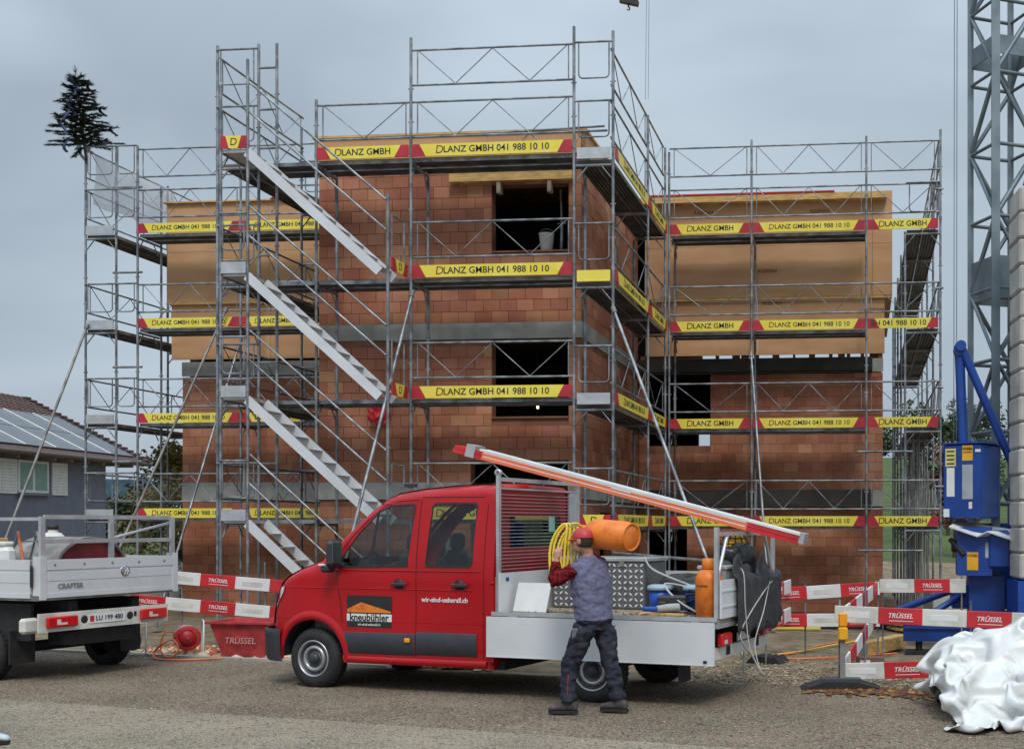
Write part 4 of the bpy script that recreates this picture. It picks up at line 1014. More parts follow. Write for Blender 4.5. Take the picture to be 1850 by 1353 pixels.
b.poly(vs,[(i*13+j,i*13+j+1,(i+1)*13+j+1,(i+1)*13+j) for i in range(n_) for j in range(12)],True)
o=b.build('tail_tarpaulin',bagg,None,RW(0,0),-TH); tag(o,'dark grey tarpaulin draped over the tailgate of the red truck','tarpaulin'); o.modifiers.new('s','SOLIDIFY').thickness=.008
# white board leaning by the headboard
o=rthing('white_board','white panel leaning against the headboard of the truck bed','panel',2.72,.18,BZ+.002,R(-8)); b=MB(); b.cbox((.0,0,.17),(.22,.012,.165),.006); q=b.build('sheet',white,o); q.rotation_euler=(R(-18),0,0)
for k,(t,n,l,rz) in enumerate(((3.0,.35,.6,.1),(3.25,.5,.4,-.25),(4.25,.25,.5,.12),(4.2,.33,.45,-.1))):
    b=MB(); b.cbox((0,0,.014),(l/2,.03,.013),.003); o=b.build('wood_offcut',wood if k>1 else woodg,None,RW(t,n,BZ+.001+.0*k),-TH+rz); tag(o,('grey wood strip lying on the bed by the white panel','short grey wood offcut on the bed behind the worker','pale wood strip on the bed in front of the blue tubs','second pale wood strip lying beside the tubs on the bed')[k],'wood','wood offcuts on the truck bed')
cb=MB()
def curve(pts,n=8):
    P=[Vector(p) for p in pts]; P=[P[0]]+P+[P[-1]]; r=[]
    for i in range(1,len(P)-2):
        for k in range(n):
            t=k/n; a,b_,c,d_=P[i-1],P[i],P[i+1],P[i+2]
            r.append(.5*((2*b_)+(c-a)*t+(2*a-5*b_+4*c-d_)*t*t+(3*b_-a-3*c+d_)*t**3))
    return r+[P[-2]]
def cable(label,pts,r,m,cat='cable',group=None,frame=RW):
    w_=[frame(*p) for p in pts]; c=w_[0].copy(); b=MB(); b.path([q-c for q in curve(w_)],r,6); o=b.build('cable',m,None,c); return tag(o,label,cat,group)
cable('grey cable looping from the silver box over the tarpaulin',[(3.72,1.0,1.52),(3.85,.9,1.40),(4.1,.85,1.30),(4.4,.8,1.2),(4.1,.7,1.24),(4.3,.55,1.08),(4.55,.45,.97),(4.66,.40,.95)],.012,cable_w)
cable('grey cable hanging in a loop from the tail of the truck to the ground',[(4.88,.75,1.42),(5.03,.62,1.38),(5.06,.6,1.0),(5.10,.62,.60),(5.20,.66,.36),(5.24,.7,.30),(5.18,.72,.36),(5.10,.8,.62),(5.1,1.1,.95),(5.04,1.5,1.25)],.007,cable_w)
cable('white strap tied diagonally over the tailgate',[(5.03,1.75,1.30),(5.05,1.2,1.12),(5.05,.75,.92),(5.04,.5,.75),(5.06,.55,.62),(5.05,.8,.50)],.008,cable_w,'strap')
tc_=rthing('tool_case','dark tool case lying on the bed between the blue tubs','tool case',4.22,.62,BZ,.35); b=MB(); b.cbox((0,0,.10),(.16,.11,.098),.02); b.build('shell',plast,tc_); b=MB(); b.path([(-.06,-.115,.12),(-.06,-.15,.14),(.06,-.15,.14),(.06,-.115,.12)],.010,6); b.build('handle',rubber,tc_); b=MB(); b.box((-.14,-.112,.125),(.14,-.1105,.135)); b.build('seam',galvd,tc_)
hc=rthing('black_hose_coil','coil of black hose piled on the tarpaulin beside the gas bottle','hose',4.48,.72,BZ+.02); 
for k in range(5): b=MB(); b.path([((.17-.012*k)*math.cos(a)+.02*math.sin(k*2),(.14-.01*k)*math.sin(a),.04+.035*k+.05*math.sin(a+k)) for a in [2*math.pi*i/20 for i in range(20)]],.016,6,True); b.build('hose_loop',rubber,hc)
gt=rthing('grey_grinder','grey and blue hand machine lying askew between the tubs','power tool',4.30,.40,BZ+.02,.9); b=MB(); b.path([(-.18,0,.05),(-.05,0,.06),(.08,0,.055)],[.035,.042,.05],10); b.build('motor_body',MATS['crate_grey'],gt); b=MB(); b.path([(-.18,0,.05),(-.34,0,.06)],[.028,.024],8); b.build('handle',MATS['tub_blue'],gt); b=MB(); b.lathe([(0,.0),(.07,0),(.07,.012),(0,.012)],(.12,0,.01),'z',18); b.build('disc',galvd,gt)
# loose debris on the bed floor
rb=MB()
for k in range(160):
    t=random.uniform(2.75,4.65); n=random.uniform(.08,.6); s_=random.uniform(.008,.025); c=(t,n,BZ+s_*.5)
    rb.poly([(c[0]+s_*random.uniform(.6,1.4),c[1],c[2]),(c[0],c[1]+s_,c[2]),(c[0]-s_,c[1],c[2]),(c[0],c[1]-s_,c[2]),(c[0],c[1],c[2]+s_*.8),(c[0],c[1],c[2]-s_*.4)],[(0,1,4),(1,2,4),(2,3,4),(3,0,4),(1,0,5),(2,1,5),(3,2,5),(0,3,5)])
o=rb.build('bed_debris',mat('debris_brown',(.16,.11,.075),.95,0,.4,20),None,RW(0,0),-TH); stuff(o); o['label']='crumbs of earth and mortar scattered on the truck bed'; o['category']='debris'
# ================================================================== people
def ering(c,a,b,va,vb,n=20,p=.9):
    c=Vector(c); r=[]
    for k in range(n):
        q=2*math.pi*k/n; x,y=math.cos(q),math.sin(q); r.append(c+Vector(va)*a*math.copysign(abs(x)**p,x)+Vector(vb)*b*math.copysign(abs(y)**p,y))
    return r
def limb(b,pts,rad,n=12):
    P=[Vector(p) for p in pts]; pp=[];rr=[]
    for i in range(len(P)-1):
        for k in range(6): t=k/6; pp.append(P[i].lerp(P[i+1],t)); rr.append(rad[i]+(rad[i+1]-rad[i])*t)
    b.path(pp+[P[-1]],rr+[rad[-1]],n)
def ball(b,c,r,n=14,va=(1,0,0),vb=(0,1,0),vc=(0,0,1)):
    rr=[]; c=Vector(c); va,vb,vc=Vector(va),Vector(vb),Vector(vc)
    for j in range(1,n//2*2):
        ph=math.pi*j/(n//2*2); rr.append([c+va*r[0]*math.sin(ph)*math.cos(t)+vb*r[1]*math.sin(ph)*math.sin(t)-vc*r[2]*math.cos(ph) for t in [2*math.pi*k/n for k in range(n)]])
    b.loft(rr)
def hand(b,w,dirn,palm,th,curl=.7,sc_=1.0):       # wrist, finger direction, palm normal, thumb side
    w=Vector(w); d_=Vector(dirn).normalized(); pn=Vector(palm).normalized(); s=Vector(th).normalized()
    limb(b,[w-d_*.03,w+d_*.03,w+d_*.085],[.026,.030,.030]); 
    for k in range(3): limb(b,[w+d_*.02+s*(.022-.022*k),w+d_*.09+s*(.026-.026*k)],[.020,.018],8)
    for k,(ln,o) in enumerate(((.072,.031),(.080,.010),(.075,-.011),(.058,-.031))):
        p=w+d_*.09+s*o; pts=[p]; a=0
        for f in (.45,.32,.23):
            a+=curl; pts.append(pts[-1]+(d_*math.cos(a)+pn*math.sin(a))*ln*f)
        limb(b,pts,[.0105,.010,.0092,.008],8)
    p=w+d_*.03+s*.03; pts=[p,p+(s*.7+d_*.6+pn*.3)*.035,p+(s*.6+d_*1.0+pn*.9)*.055,p+(s*.2+d_*1.1+pn*1.5)*.065]; limb(b,pts,[.015,.012,.011,.009],8)
def shoe(b,sole,ankle,fd,L_=.29):
    a=Vector(ankle); fd=Vector(fd).normalized(); sd=Vector((-fd.y,fd.x,0))
    zf=a.z-.115
    rings=[]
    for t,wd,h in ((-.09,.030,.06),(-.07,.040,.10),(.0,.044,.125),(.05,.046,.10),(.10,.049,.075),(.15,.048,.062),(.185,.040,.05),(.20,.02,.03)):
        c=a+fd*t; rings.append([Vector((c.x,c.y,0))+sd*wd*math.cos(q)*1.0+Vector((0,0,zf+.022+h*.5+math.sin(q)*h*.5)) for q in [2*math.pi*k/14 for k in range(14)]])
    b.loft(rings)
    limb(b,[a,a+Vector((0,0,.07))],[.058,.060])
    for q,wd in ((-.085,.036),): pass
    pts=[(-.095,.028),(-.06,.042),(.0,.043),(.08,.049),(.15,.047),(.195,.026)]
    out=[a+fd*t+sd*w_ for t,w_ in pts]+[a+fd*t-sd*w_ for t,w_ in pts[::-1]]
    n=len(out); sole.poly([(p.x,p.y,zf) for p in out]+[(p.x,p.y,zf+.03) for p in out],[tuple(range(n)),tuple(range(2*n-1,n-1,-1))]+[(i,i+n,(i+1)%n+n,(i+1)%n) for i in range(n)])
def person(label,loc,P,fw,mats,headdir=None,gripL=.8,gripR=.9,vestlen=.93):
    o=thing('person',label,'person',loc); fw=Vector(fw).normalized(); lf=Vector((-fw.y,fw.x,0)); hd=Vector(headdir or fw).normalized(); hl=Vector((-hd.y,hd.x,0)); up=Vector((0,0,1))
    h=Vector(P['head']); b=MB()
    ball(b,h,(.078,.098,.118),18,hl,hd,up); ball(b,h+hd*.02-up*.065,(.060,.075,.062),14,hl,hd,up)          # skull, jaw
    b.path([h+hd*.085+up*.02,h+hd*.105-up*.012,h+hd*.112-up*.03,h+hd*.09-up*.038],[.010,.013,.016,.008],8)  # nose
    for s in (-1,1): ball(b,h+hl*s*.080-hd*.008-up*.005,(.012,.024,.034),10,hl,hd,up); ball(b,h+hl*s*.033+hd*.080+up*.012,(.024,.014,.012),8,hl,hd,up)
    ball(b,h+hd*.088-up*.062,(.026,.012,.010),8,hl,hd,up); ball(b,h+hd*.078-up*.098,(.024,.02,.016),8,hl,hd,up)
    nk=Vector(P['neck']); limb(b,[nk-up*.04,nk+up*.03,h-up*.06-hd*.02],[.066,.058,.056])
    T=P['torso']
    b.loft([ering(c,a*.9,d_*.9,lf,fw) for c,a,d_ in T])
    for s in ('L','R'):
        limb(b,P['arm'+s],[.050,.040,.027]); limb(b,P['leg'+s],[.085,.055,.042])
    aL=Vector(P['armL'][2]); eL=Vector(P['armL'][1]); dL=(aL-eL).normalized(); hand(b,aL,P.get('hdL',dL),P.get('pnL',fw),P.get('thL',up),gripL)
    aR=Vector(P['armR'][2]); eR=Vector(P['armR'][1]); hand(b,aR,P.get('hdR',(aR-eR)),P.get('pnR',-lf),P.get('thR',up),gripR)
    me=solid(b,.0075,3,'body'); me.materials.append(mats['skin']); inst('body',me,o)
    # eyes
    for s in (-1,1):
        b=MB(); ball(b,h+hl*s*.033+hd*.087+up*.008,(.011,.008,.008),8,hl,hd,up); b.build('eye',blk,o)
    # hair
    b=MB(); ball(b,h-hd*.012+up*.008,(.084,.100,.116),18,hl,hd,up)
    b.v=[v if (Vector(v)-h).dot(hd)<.03 or (Vector(v)-h).z>.06 else tuple(h+(Vector(v)-h)*.86) for v in b.v]; b.v=[v if Vector(v).z>h.z-.075 else tuple(Vector(v)+(h-Vector(v))*.2) for v in b.v]; b.build('hair',hairm,o)
    # shirt (with sleeves), vest, trousers, boots
    fold=lambda k,s:(lambda co:k*fbm((co.x*s,co.y*s,co.z*s*1.6),3))
    b=MB(); b.loft([ering(c,a*.97,d_*.97,lf,fw) for c,a,d_ in T[1:]])
    for s in ('L','R'): limb(b,[P['arm'+s][0],P['arm'+s][1],Vector(P['arm'+s][1]).lerp(Vector(P['arm'+s][2]),.88)],[.074,.062,.047])
    me=solid(b,.011,3,'shirt',fold(.012,13)); me.materials.append(mats['shirt']); inst('shirt',me,o)
    if mats.get('vest'):
        b=MB(); b.loft([ering(c,a+.016,d_+.018,lf,fw) for c,a,d_ in T if c[2]>=vestlen-.01]); 
        for s in ('L','R'): p=Vector(P['arm'+s][0]); ball(b,p.lerp(Vector(T[-3][0]),.25),(.085,.085,.085))
        limb(b,[nk-up*.05,nk-up*.005],[.09,.082])
        me=solid(b,.012,4,'vest',fold(.018,9)); me.materials.append(mats['vest']); inst('vest',me,o)
    b=MB(); b.loft([ering(c,a+.004,d_+.006,lf,fw) for c,a,d_ in T if c[2]<=1.02])
    for s in ('L','R'):
        q=P['leg'+s]; limb(b,[Vector(q[0]),Vector(q[0]).lerp(Vector(q[1]),.5),q[1],Vector(q[1]).lerp(Vector(q[2]),.55),Vector(q[2])+up*.0],[.118,.104,.084,.076,.080])
    me=solid(b,.012,3,'trousers',fold(.024,9)); me.materials.append(mats['trousers']); inst('trousers',me,o)
    for s in ('L','R'):
        b=MB(); q=MB(); shoe(b,q,P['leg'+s][2],P['foot'+s]); me=solid(b,.010,2,'boot'); me.materials.append(mats['boot']); bo=inst('boot',me,o); q.build('sole',rubber,bo)
    if mats.get('cap'):
        b=MB(); rr=[]
        for j in range(8):
            ph=math.pi*.5*(1-j/8); rr.append([h+up*.028+hl*.093*math.sin(ph)*math.cos(t)+hd*(.112*math.sin(ph)*math.sin(t)-.008)+up*.105*math.cos(ph) for t in [2*math.pi*k/20 for k in range(20)]])
        rr.append([h+up*.1335+hl*.004*math.cos(t)+hd*(.004*math.sin(t)-.008) for t in [2*math.pi*k/20 for k in range(20)]])
        b.loft(rr); cp=b.build('cap',mats['cap'],o)
        b=MB(); vs=[]
        for k in range(13):
            t=math.pi*(k/12); 
            for rr_,dz in ((1.0,.028),(1.55,.004)): vs.append(h+hl*.090*math.cos(t)*(1 if rr_<1.2 else .92)+hd*(.108*math.sin(t)*rr_-.008)+up*(.026+dz-.03))
        b.poly(vs,[(k*2,k*2+1,k*2+3,k*2+2) for k in range(12)],True); q=b.build('brim',mats['cap'],cp); m_=q.modifiers.new('s','SOLIDIFY'); m_.thickness=.006
    return o
PC=Vector((-1.497,11.80,.014))
pose=dict(head=(-.085,-.01,1.715),neck=(-.035,.02,1.565),
 torso=[((.045,0,.84),.165,.125),((.04,0,.93),.185,.135),((.025,0,1.04),.182,.130),((.01,0,1.17),.195,.135),((-.005,.01,1.30),.208,.142),((-.02,.01,1.41),.205,.135),((-.03,.02,1.49),.165,.11),((-.035,.02,1.54),.085,.085)],
 armL=[(-.155,-.145,1.43),(-.335,-.215,1.315),(-.315,-.15,1.53)],armR=[(.10,.16,1.45),(-.02,.36,1.53),(-.20,.27,1.70)],
 legL=[(-.045,-.07,.86),(-.205,-.05,.49),(-.215,-.06,.128)],legR=[(.125,.06,.86),(.175,.06,.51),(.275,.05,.128)],footL=(-1,.12,0),footR=(-.95,.28,0),
 hdL=(.10,.15,1),pnL=(.55,.83,.1),thL=(-.8,.5,0),hdR=(-.6,-.5,.55),pnR=(.2,-.6,-.7),thR=(0,.3,1))
pc=person('worker in red cap, grey vest and dark trousers carrying an orange gas cylinder',PC,pose,(-.72,.69,0),dict(skin=skin,shirt=plaid,vest=vest,trousers=denim,boot=boot,cap=capred),headdir=(-.93,.36,0))
# trouser stripe and side pocket
b=MB(); b.path([(-.203,-.138,.40),(-.207,-.142,.30),(-.212,-.140,.2)],.004,4); b.build('leg_stripe',barred,pc)
b=MB(); b.cbox((-.12,-.15,.80),(.045,.012,.06),.01); b.build('tool_pocket',mat('pocket_grey',(.12,.12,.13),.9),pc)
pose2=dict(head=(-.22,0,1.66),neck=(-.21,0,1.50),torso=[((-.2,0,.82),.16,.12),((-.2,0,.92),.18,.13),((-.2,0,1.05),.175,.12),((-.2,0,1.2),.19,.13),((-.2,0,1.32),.195,.13),((-.2,0,1.40),.19,.12),((-.2,0,1.46),.14,.1),((-.2,0,1.50),.08,.08)],
 armL=[(-.2,.18,1.38),(-.26,.24,1.10),(-.26,.22,.86)],armR=[(-.2,-.18,1.38),(-.26,-.24,1.10),(-.26,-.22,.86)],legL=[(-.2,.09,.84),(-.10,.10,.48),(0,.11,.125)],legR=[(-.2,-.09,.84),(-.14,-.10,.48),(-.2,-.11,.125)],footL=(1,.1,0),footR=(1,-.1,0))
person('bystander in dark trousers and pale shoes cut off at the left picture edge',(-6.42,9.98,.02),pose2,(1,0,0),dict(skin=skin,shirt=denim,vest=None,trousers=mat('trousers_plum',(.03,.012,.03),.9),boot=mat('shoe_pale_blue',(.50,.58,.60),.6)),gripL=.35,gripR=.35)
# cylinder and hose on the shoulder
base=PC+Vector((.41,-.11,1.75)); ax=Vector((-.83,.55,.07)).normalized(); gc=thing('gas_cylinder','orange gas cylinder carried on the shoulder of the worker','gas bottle',base); gc.rotation_euler=ax.to_track_quat('Z','Y').to_euler(); gas(gc)
b=MB(); b.lathe([(.135,.0),(.14,-.012),(.125,-.012),(.12,.006),(0,.006)],n=28); b.build('foot_ring',orange,gc)
hs=thing('hose_coil','coil of yellow hose hanging from the carried gas cylinder','hose',PC+Vector((-.27,.10,1.58)))
b=MB()
for k in range(5):
    pts=[]; dx=-.075+.035*k; e=.30-.016*k
    for i in range(25):
        q=2*math.pi*i/24+.3*k; pts.append((dx+.075*math.cos(q)+.07*max(0,math.sin(q))**2,.05*math.sin(q*1)+.012*k-.02,e*math.sin(q)+(.02 if k%2 else 0)))
    b=MB(); b.path(pts[:-1],.0135,7,True); b.build('hose_loop',hose,hs)
b=MB(); b.path(curve([(.06,.0,.30),(.12,.05,.30),(.16,.1,.26),(.17,.14,.22)]),.013,7); b.build('hose_end',hose,hs)
# ================================================================== silver flatbed van at the left edge (tail view)
van=thing('flatbed_van','white flatbed van seen from its tail at the left edge of the road','van',RW(-3.17,-.854),-TH)
VW_=2.05; ZB=1.05
b=MB(); b.box((-3.1,.0,ZB-.06),(-.0,VW_,ZB)); b.build('bed_frame',galvd,van)
def sidepanel(name,x0,x1,y,near):
    b=MB(); s=-1 if near else 1
    b.box((x0,y-.012,ZB-.02),(x1,y+.012,ZB+.415)); b.box((x0,y-.02,ZB+.30),(x1,y+.02,ZB+.42)); b.box((x0,y-.018,ZB-.03),(x1,y+.018,ZB+.025)); b.box((x0,y-.017,ZB+.15),(x1,y+.017,ZB+.27)); return b.build(name,aluw,van)
sidepanel('drop_side',-3.0,-.12,.0,True); sidepanel('drop_side',-3.0,-.12,VW_,False)
b=MB(); b.box((-.012,.09,ZB-.02),(.012,VW_-.05,ZB+.415)); b.box((-.02,.09,ZB+.30),(.02,VW_-.05,ZB+.42)); b.box((-.018,.09,ZB-.03),(.018,VW_-.05,ZB+.025)); b.box((-.0125,.12,ZB+.17),(.016,VW_-.10,ZB+.27)); tg=b.build('tailgate',aluw,van)
for k in range(5): b=MB(); n=.2+k*.41; b.lathe([(0,.027),(.012,.027),(.018,.02),(.018,.019)],(0,n,ZB+.36),'x',10); b.build('rivet',galvd,tg)
b=MB(); b.lathe([(0,.022),(.055,.022),(.07,.02),(.075,.012)],(0,1.22,ZB+.25),'x',24); em_=b.build('round_emblem',chrome,tg)
for pts in ([(-.035,.035),(-.012,-.01),(0,.015),(.012,-.01),(.035,.035)],[(-.05,.01),(-.022,-.05),(0,-.01),(.022,-.05),(.05,.01)]):
    b=MB(); b.path([(.024,1.22+p,ZB+.25+q) for p,q in pts],.005,4); b.build('emblem_stroke',white,em_)
me=text_mesh('CRAFTER',.085,galvd,.02); o=inst('lettering',me,tg,(.018,.42,ZB+.10),R(90))
for n in (.045,VW_-.02):
    b=MB(); b.box((-.10,n-.04,ZB-.05),(.022,n+.04,ZB+.46)); b.build('corner_post',aluw,van)
b=MB(); b.box((-.11,-.024,ZB+.10),(-.075,-.013,ZB+.35)); b.build('latch',blk,van)
# rack above the tail
for n in (.05,1.03,VW_-.05): b=MB(); b.box((-.03,n-.03,ZB+.42),(.01,n+.03,ZB+.93)); b.build('rack_post',alu,van)
for z in (.61,.90): b=MB(); b.box((-.028,.08,ZB+z),(.008,VW_-.08,ZB+z+.05)); b.build('rack_bar',alu,van)
b=MB(); b.box((-1.9,.03,ZB+.88),(-.031,.07,ZB+.92)); b.build('rack_bar',alu,van)
b=MB(); b.tube((-.05,1.06,ZB+.66),(-.05,VW_-.07,ZB+.85),.02,6); b.build('rack_brace',alu,van)
# light bar
b=MB(); b.box((.0,-.02,.62),(.03,VW_-.16,.84)); lb=b.build('light_bar',dirtyw,van)
for n0,n1 in ((.06,.48),(1.42,1.84)):
    b=MB(); b.cbox((.055,(n0+n1)/2,.735),(.025,(n1-n0)/2,.065),.014); q=b.build('tail_light',lampred,lb); b=MB(); b.box((.0805,n0+.12,.70),(.083,n0+.26,.725)); b.box((.0805,n0+.12,.725),(.083,n0+.17,.765)); b.build('reverse_lamp',lampwhite,q)
b=MB(); b.box((.031,.66,.68),(.037,1.20,.79)); pl=b.build('licence_plate',white,lb); o=inst('lettering',text_mesh('LU 199 480',.085,blk,.01),pl,(.039,.96,.735),R(90))
b=MB(); b.box((.0372,.675,.70),(.0385,.735,.77)); b.build('canton_badge',barred,pl)
for n in (.60,1.28): b=MB(); b.lathe([(0,.035),(.035,.035),(.05,.031)],(0,n,.735),'x',14); b.build('plate_lamp',blk,lb)
b=MB(); b.box((.031,1.34,.72),(.034,1.38,.78)); b.build('slot',blk,lb)
b=MB(); b.box((-4.9,.5,.60),(-.1,.62,.96)); b.box((-4.9,1.43,.60),(-.1,1.55,.96)); b.tube((-1.0,.2,.36),(-1.0,VW_-.2,.36),.07,10); b.box((-.5,.55,.42),(-.1,1.5,.58)); b.box((-1.5,.15,.5),(-.3,.19,.94)); b.build('chassis',rubber,van)
b=MB(); b.box((-.55,.06,.22),(-.53,.40,.62)); b.build('mud_flap',rubber,van); b=MB(); b.box((-.55,1.66,.22),(-.53,1.98,.62)); b.build('mud_flap',rubber,van)
b=MB(); b.cbox((-.12,-.03,.70),(.05,.11,.09),.03); b.build('spare_lamp',dirtyw,van)
for x in (-1.0,-4.4): wheel(x,.05,-1,van); wheel(x,VW_-.05,1,van)
cb_=MB(); prof=[(-3.15,.45),(-3.15,2.30),(-3.4,2.36),(-4.2,2.30),(-4.75,1.65),(-5.3,1.30),(-5.5,1.0),(-5.5,.45)]
cb_.prism(prof,.06,VW_-.06); cb_.build('cab_body',white,van)
b=MB(); b.box((-3.148,.35,1.6),(-3.142,VW_-.35,2.1)); b.build('rear_window',glassv,van)
# load
def vthing(name,label,cat,x,y,z=ZB+.002,rz=0): return thing(name,label,cat,RW(-3.17+x,-.854+y,z),-TH+rz)
o=vthing('mixing_drum','dark red rounded machine hood on the bed of the white van','machine',-.75,1.05)
b=MB(); b.prism([(.5*math.cos(math.pi*k/12),.30+.34*math.sin(math.pi*k/12)) for k in range(13)]+[(-.5,0),(.5,0)],-.38,.38,0); b.build('hood',mat('machine_red',(.16,.012,.014),.5,0,.3,4),o)
b=MB(); b.prism([(.53*math.cos(math.pi*k/12),.31+.37*math.sin(math.pi*k/12)) for k in range(13)]+[(.5*math.cos(math.pi*k/12),.30+.341*math.sin(math.pi*k/12)) for k in range(12,-1,-1)],-.42,.42,0); b.build('rim',galvd,o)
b=MB(); b.box((.3805,-.2,.2),(.40,.1,.30)); b.build('name_plate',galvd,o)
o=vthing('white_sack','white builders sack standing on the van bed next to the ladder','sack',-.9,.15); b=MB(); b.cbox((0,0,.30),(.30,.10,.28),.06); b.build('body',white,o); b=MB(); b.cbox((0,0,.60),(.26,.08,.03),.02); b.build('tied_top',dirtyw,o)
o=vthing('step_ladder','small orange and grey step ladder standing on the van bed','ladder',-.45,.22)
for y in (-.02,.24):
    b=MB(); b.tube((.05,y,0),(-.12,y,.75),.018,6); b.build('rail',mat('ladder_orange',(.55,.16,.06),.5) if y<0 else galvd,o); b=MB(); b.tube((-.38,y,0),(-.12,y,.75),.014,6); b.build('rear_leg',galv,o)
for z in (.2,.42,.62): b=MB(); b.box((.0-.22*z,-.005,z),(.05-.22*z,.225,z+.02)); b.build('rung',galvd,o)
o=vthing('cardboard_box','brown cardboard box on the van bed behind the red machine','box',-1.6,.5); b=MB(); b.cbox((0,0,.33),(.2,.25,.33),.006); b.build('body',wood,o); b=MB(); b.box((-.21,-.04,.6605),(.21,.04,.663)); b.build('tape',dirtyw,o)
o=vthing('white_canister','white canister behind the red machine on the van bed','canister',-1.35,1.35); b=MB(); b.lathe([(0,0),(.2,0),(.2,.6),(.1,.72),(.06,.73),(.06,.78),(0,.78)],n=18); b.build('body',dirtyw,o); b=MB(); b.lathe([(.065,.77),(.07,.77),(.07,.82),(0,.82)],n=12); b.build('cap',blk,o)
# ================================================================== barriers
@memo
def seg_mesh(Lb,kind,pink=False):
    b=MB(); b.cbox((Lb/2,0,0),(Lb/2-.0005,.014,.095),.004); return with_mat(b.mesh('board_section'),barred if kind=='r' else dirtyw if kind=='d' else white)
def barrier(label,p0,p1,zs_,first='w',posts=(.03,.97),dirty=False,post_h=None,foot=False,textm=white,skip=()):
    p0=Vector(p0);p1=Vector(p1);d_=p1-p0;L_=math.hypot(d_.x,d_.y);rz=math.atan2(d_.y,d_.x)
    o=thing('barrier_fence',label,'barrier',(p0.x,p0.y,gz(p0.x,p0.y)+.02),rz,'red and white site barriers')
    for j,(z,dx,sl) in enumerate(zs_):
        bo=bpy.data.objects.new('barrier_board',None); C.objects.link(bo); bo.parent=o; bo.location=(dx,-.03,z); bo.rotation_euler=(0,-sl,0)
        k=0;x=0;ww=first
        while x<L_-.05-abs(dx):
            ln=min(.5,L_-abs(dx)-x); kk='r' if ww=='r' else ('d' if dirty else 'w'); q=inst('board_section',seg_mesh(round(ln,2),kk),bo,(x,0,0))
            if ww=='r' and ln>.4: inst('lettering',text_mesh('TRÜSSEL',.075,textm,.015,.25),q,(ln/2,-.0155,.005)); b=MB(); b.box((ln*.25,-.0155,-.055),(ln*.8,-.0145,-.048)); b.build('underline',textm,q)
            elif ww!='r' and ln>.4:
                b=MB(); b.cbox((ln/2,-.0145,0),(ln*.3,.002,.035),.002); b.build('label_panel',white if dirty else dirtyw,q)
            x+=ln; ww='w' if ww=='r' else 'r'
    for f in posts:
        b=MB(); h=post_h or max(z for z,_,_ in zs_)+.16; b.tube((L_*f,.01,-.05),(L_*f,.01,h),.013,8); b.build('post',galv,o)
        if foot: b=MB(); b.prism([(-.36,0),(.36,0),(.30,.05),(.12,.09),(-.12,.09),(-.30,.05)],-.18,.18); b.xf(Matrix.Translation((L_*f,0,0))); b.build('foot',rubber,o)
    return o
def gp(px,py,Y): return ((px-CX)/F*Y,Y,HC-(py-HZ)/F*Y)
def along_(px0,px1,Ya,Yb): return (((px0-CX)/F*Ya),Ya),(((px1-CX)/F*Yb),Yb)
def bar(label,px0,px1,Ya,Yb,ys,**k):
    a,b_=along_(px0,px1,Ya,Yb); L_=math.hypot(b_[0]-a[0],b_[1]-a[1]); zs_=[]
    for (y0,y1,*dx) in ys:
        z0=HC-(y0-HZ)/F*Ya-(gz(*a)+.02); z1=HC-(y1-HZ)/F*Yb-(gz(*b_)+.02)+(gz(*b_)-gz(*a)); zs_.append((z0,dx[0] if dx else 0,math.atan2(z1-z0,L_)))
    return barrier(label,(*a,0),(*b_,0),zs_,**k)
bar('nearest barrier at the right with dirty white boards and an orange lamp post',1508,1960,13.75,13.4,((1108,1126),(1212,1200,.07)),first='w',dirty=True,posts=(.02,.55),foot=False)
bar('barrier standing between truck tail and blue crane base, lower board near the ground',1398,1590,17.4,17.0,((1074,1062),(1120,1119)),first='r',posts=(.3,.98))
bar('barrier in front of the crane base beyond the right wing corner',1590,1745,17.0,16.6,((1058,1058),),first='w',dirty=True,posts=(.03,.95))
bar('short barrier seen end-on running towards the road beside the lamp post',1588,1530,16.8,14.0,((1063,1110),(1112,1205)),first='r',posts=(.5,))
bar('checkered barrier right behind the truck tail seen at a steep angle',1340,1424,14.9,17.2,((1090,1058),(1150,1108)),first='w',posts=(.05,.5))
bar('left barrier with two boards between the white van and the red truck',236,520,17.9,18.3,((1036,1060),(1084,1108)),first='r',posts=(.32,.85))
# lamp post foot at the road edge
o=thing('warning_post','orange reflector post on a black rubber foot at the road edge','warning post',(1.155,13.62,.0))
b=MB(); b.box((-.03,-.02,.05),(.03,.02,.62)); b.build('post',galvd,o); b=MB(); b.cbox((0,-.03,.80),(.05,.03,.08),.015); b.build('reflector',lampamber,o); b=MB(); b.cbox((0,-.03,.64),(.055,.032,.075),.015); b.build('reflector',mat('lamp_yellow',(.85,.42,.01),.3),o)
b=MB(); b.prism([(-.50,0),(.46,0),(.40,.04),(.15,.11),(-.2,.11),(-.42,.05)],-.20,.20); b.build('foot',rubber,o); b=MB(); b.prism([(-.36,.0),(.3,0),(.2,.135),(-.24,.135)],-.12,.12); b.build('foot_top',mat('rubber_grey',(.05,.055,.06),.6),o)
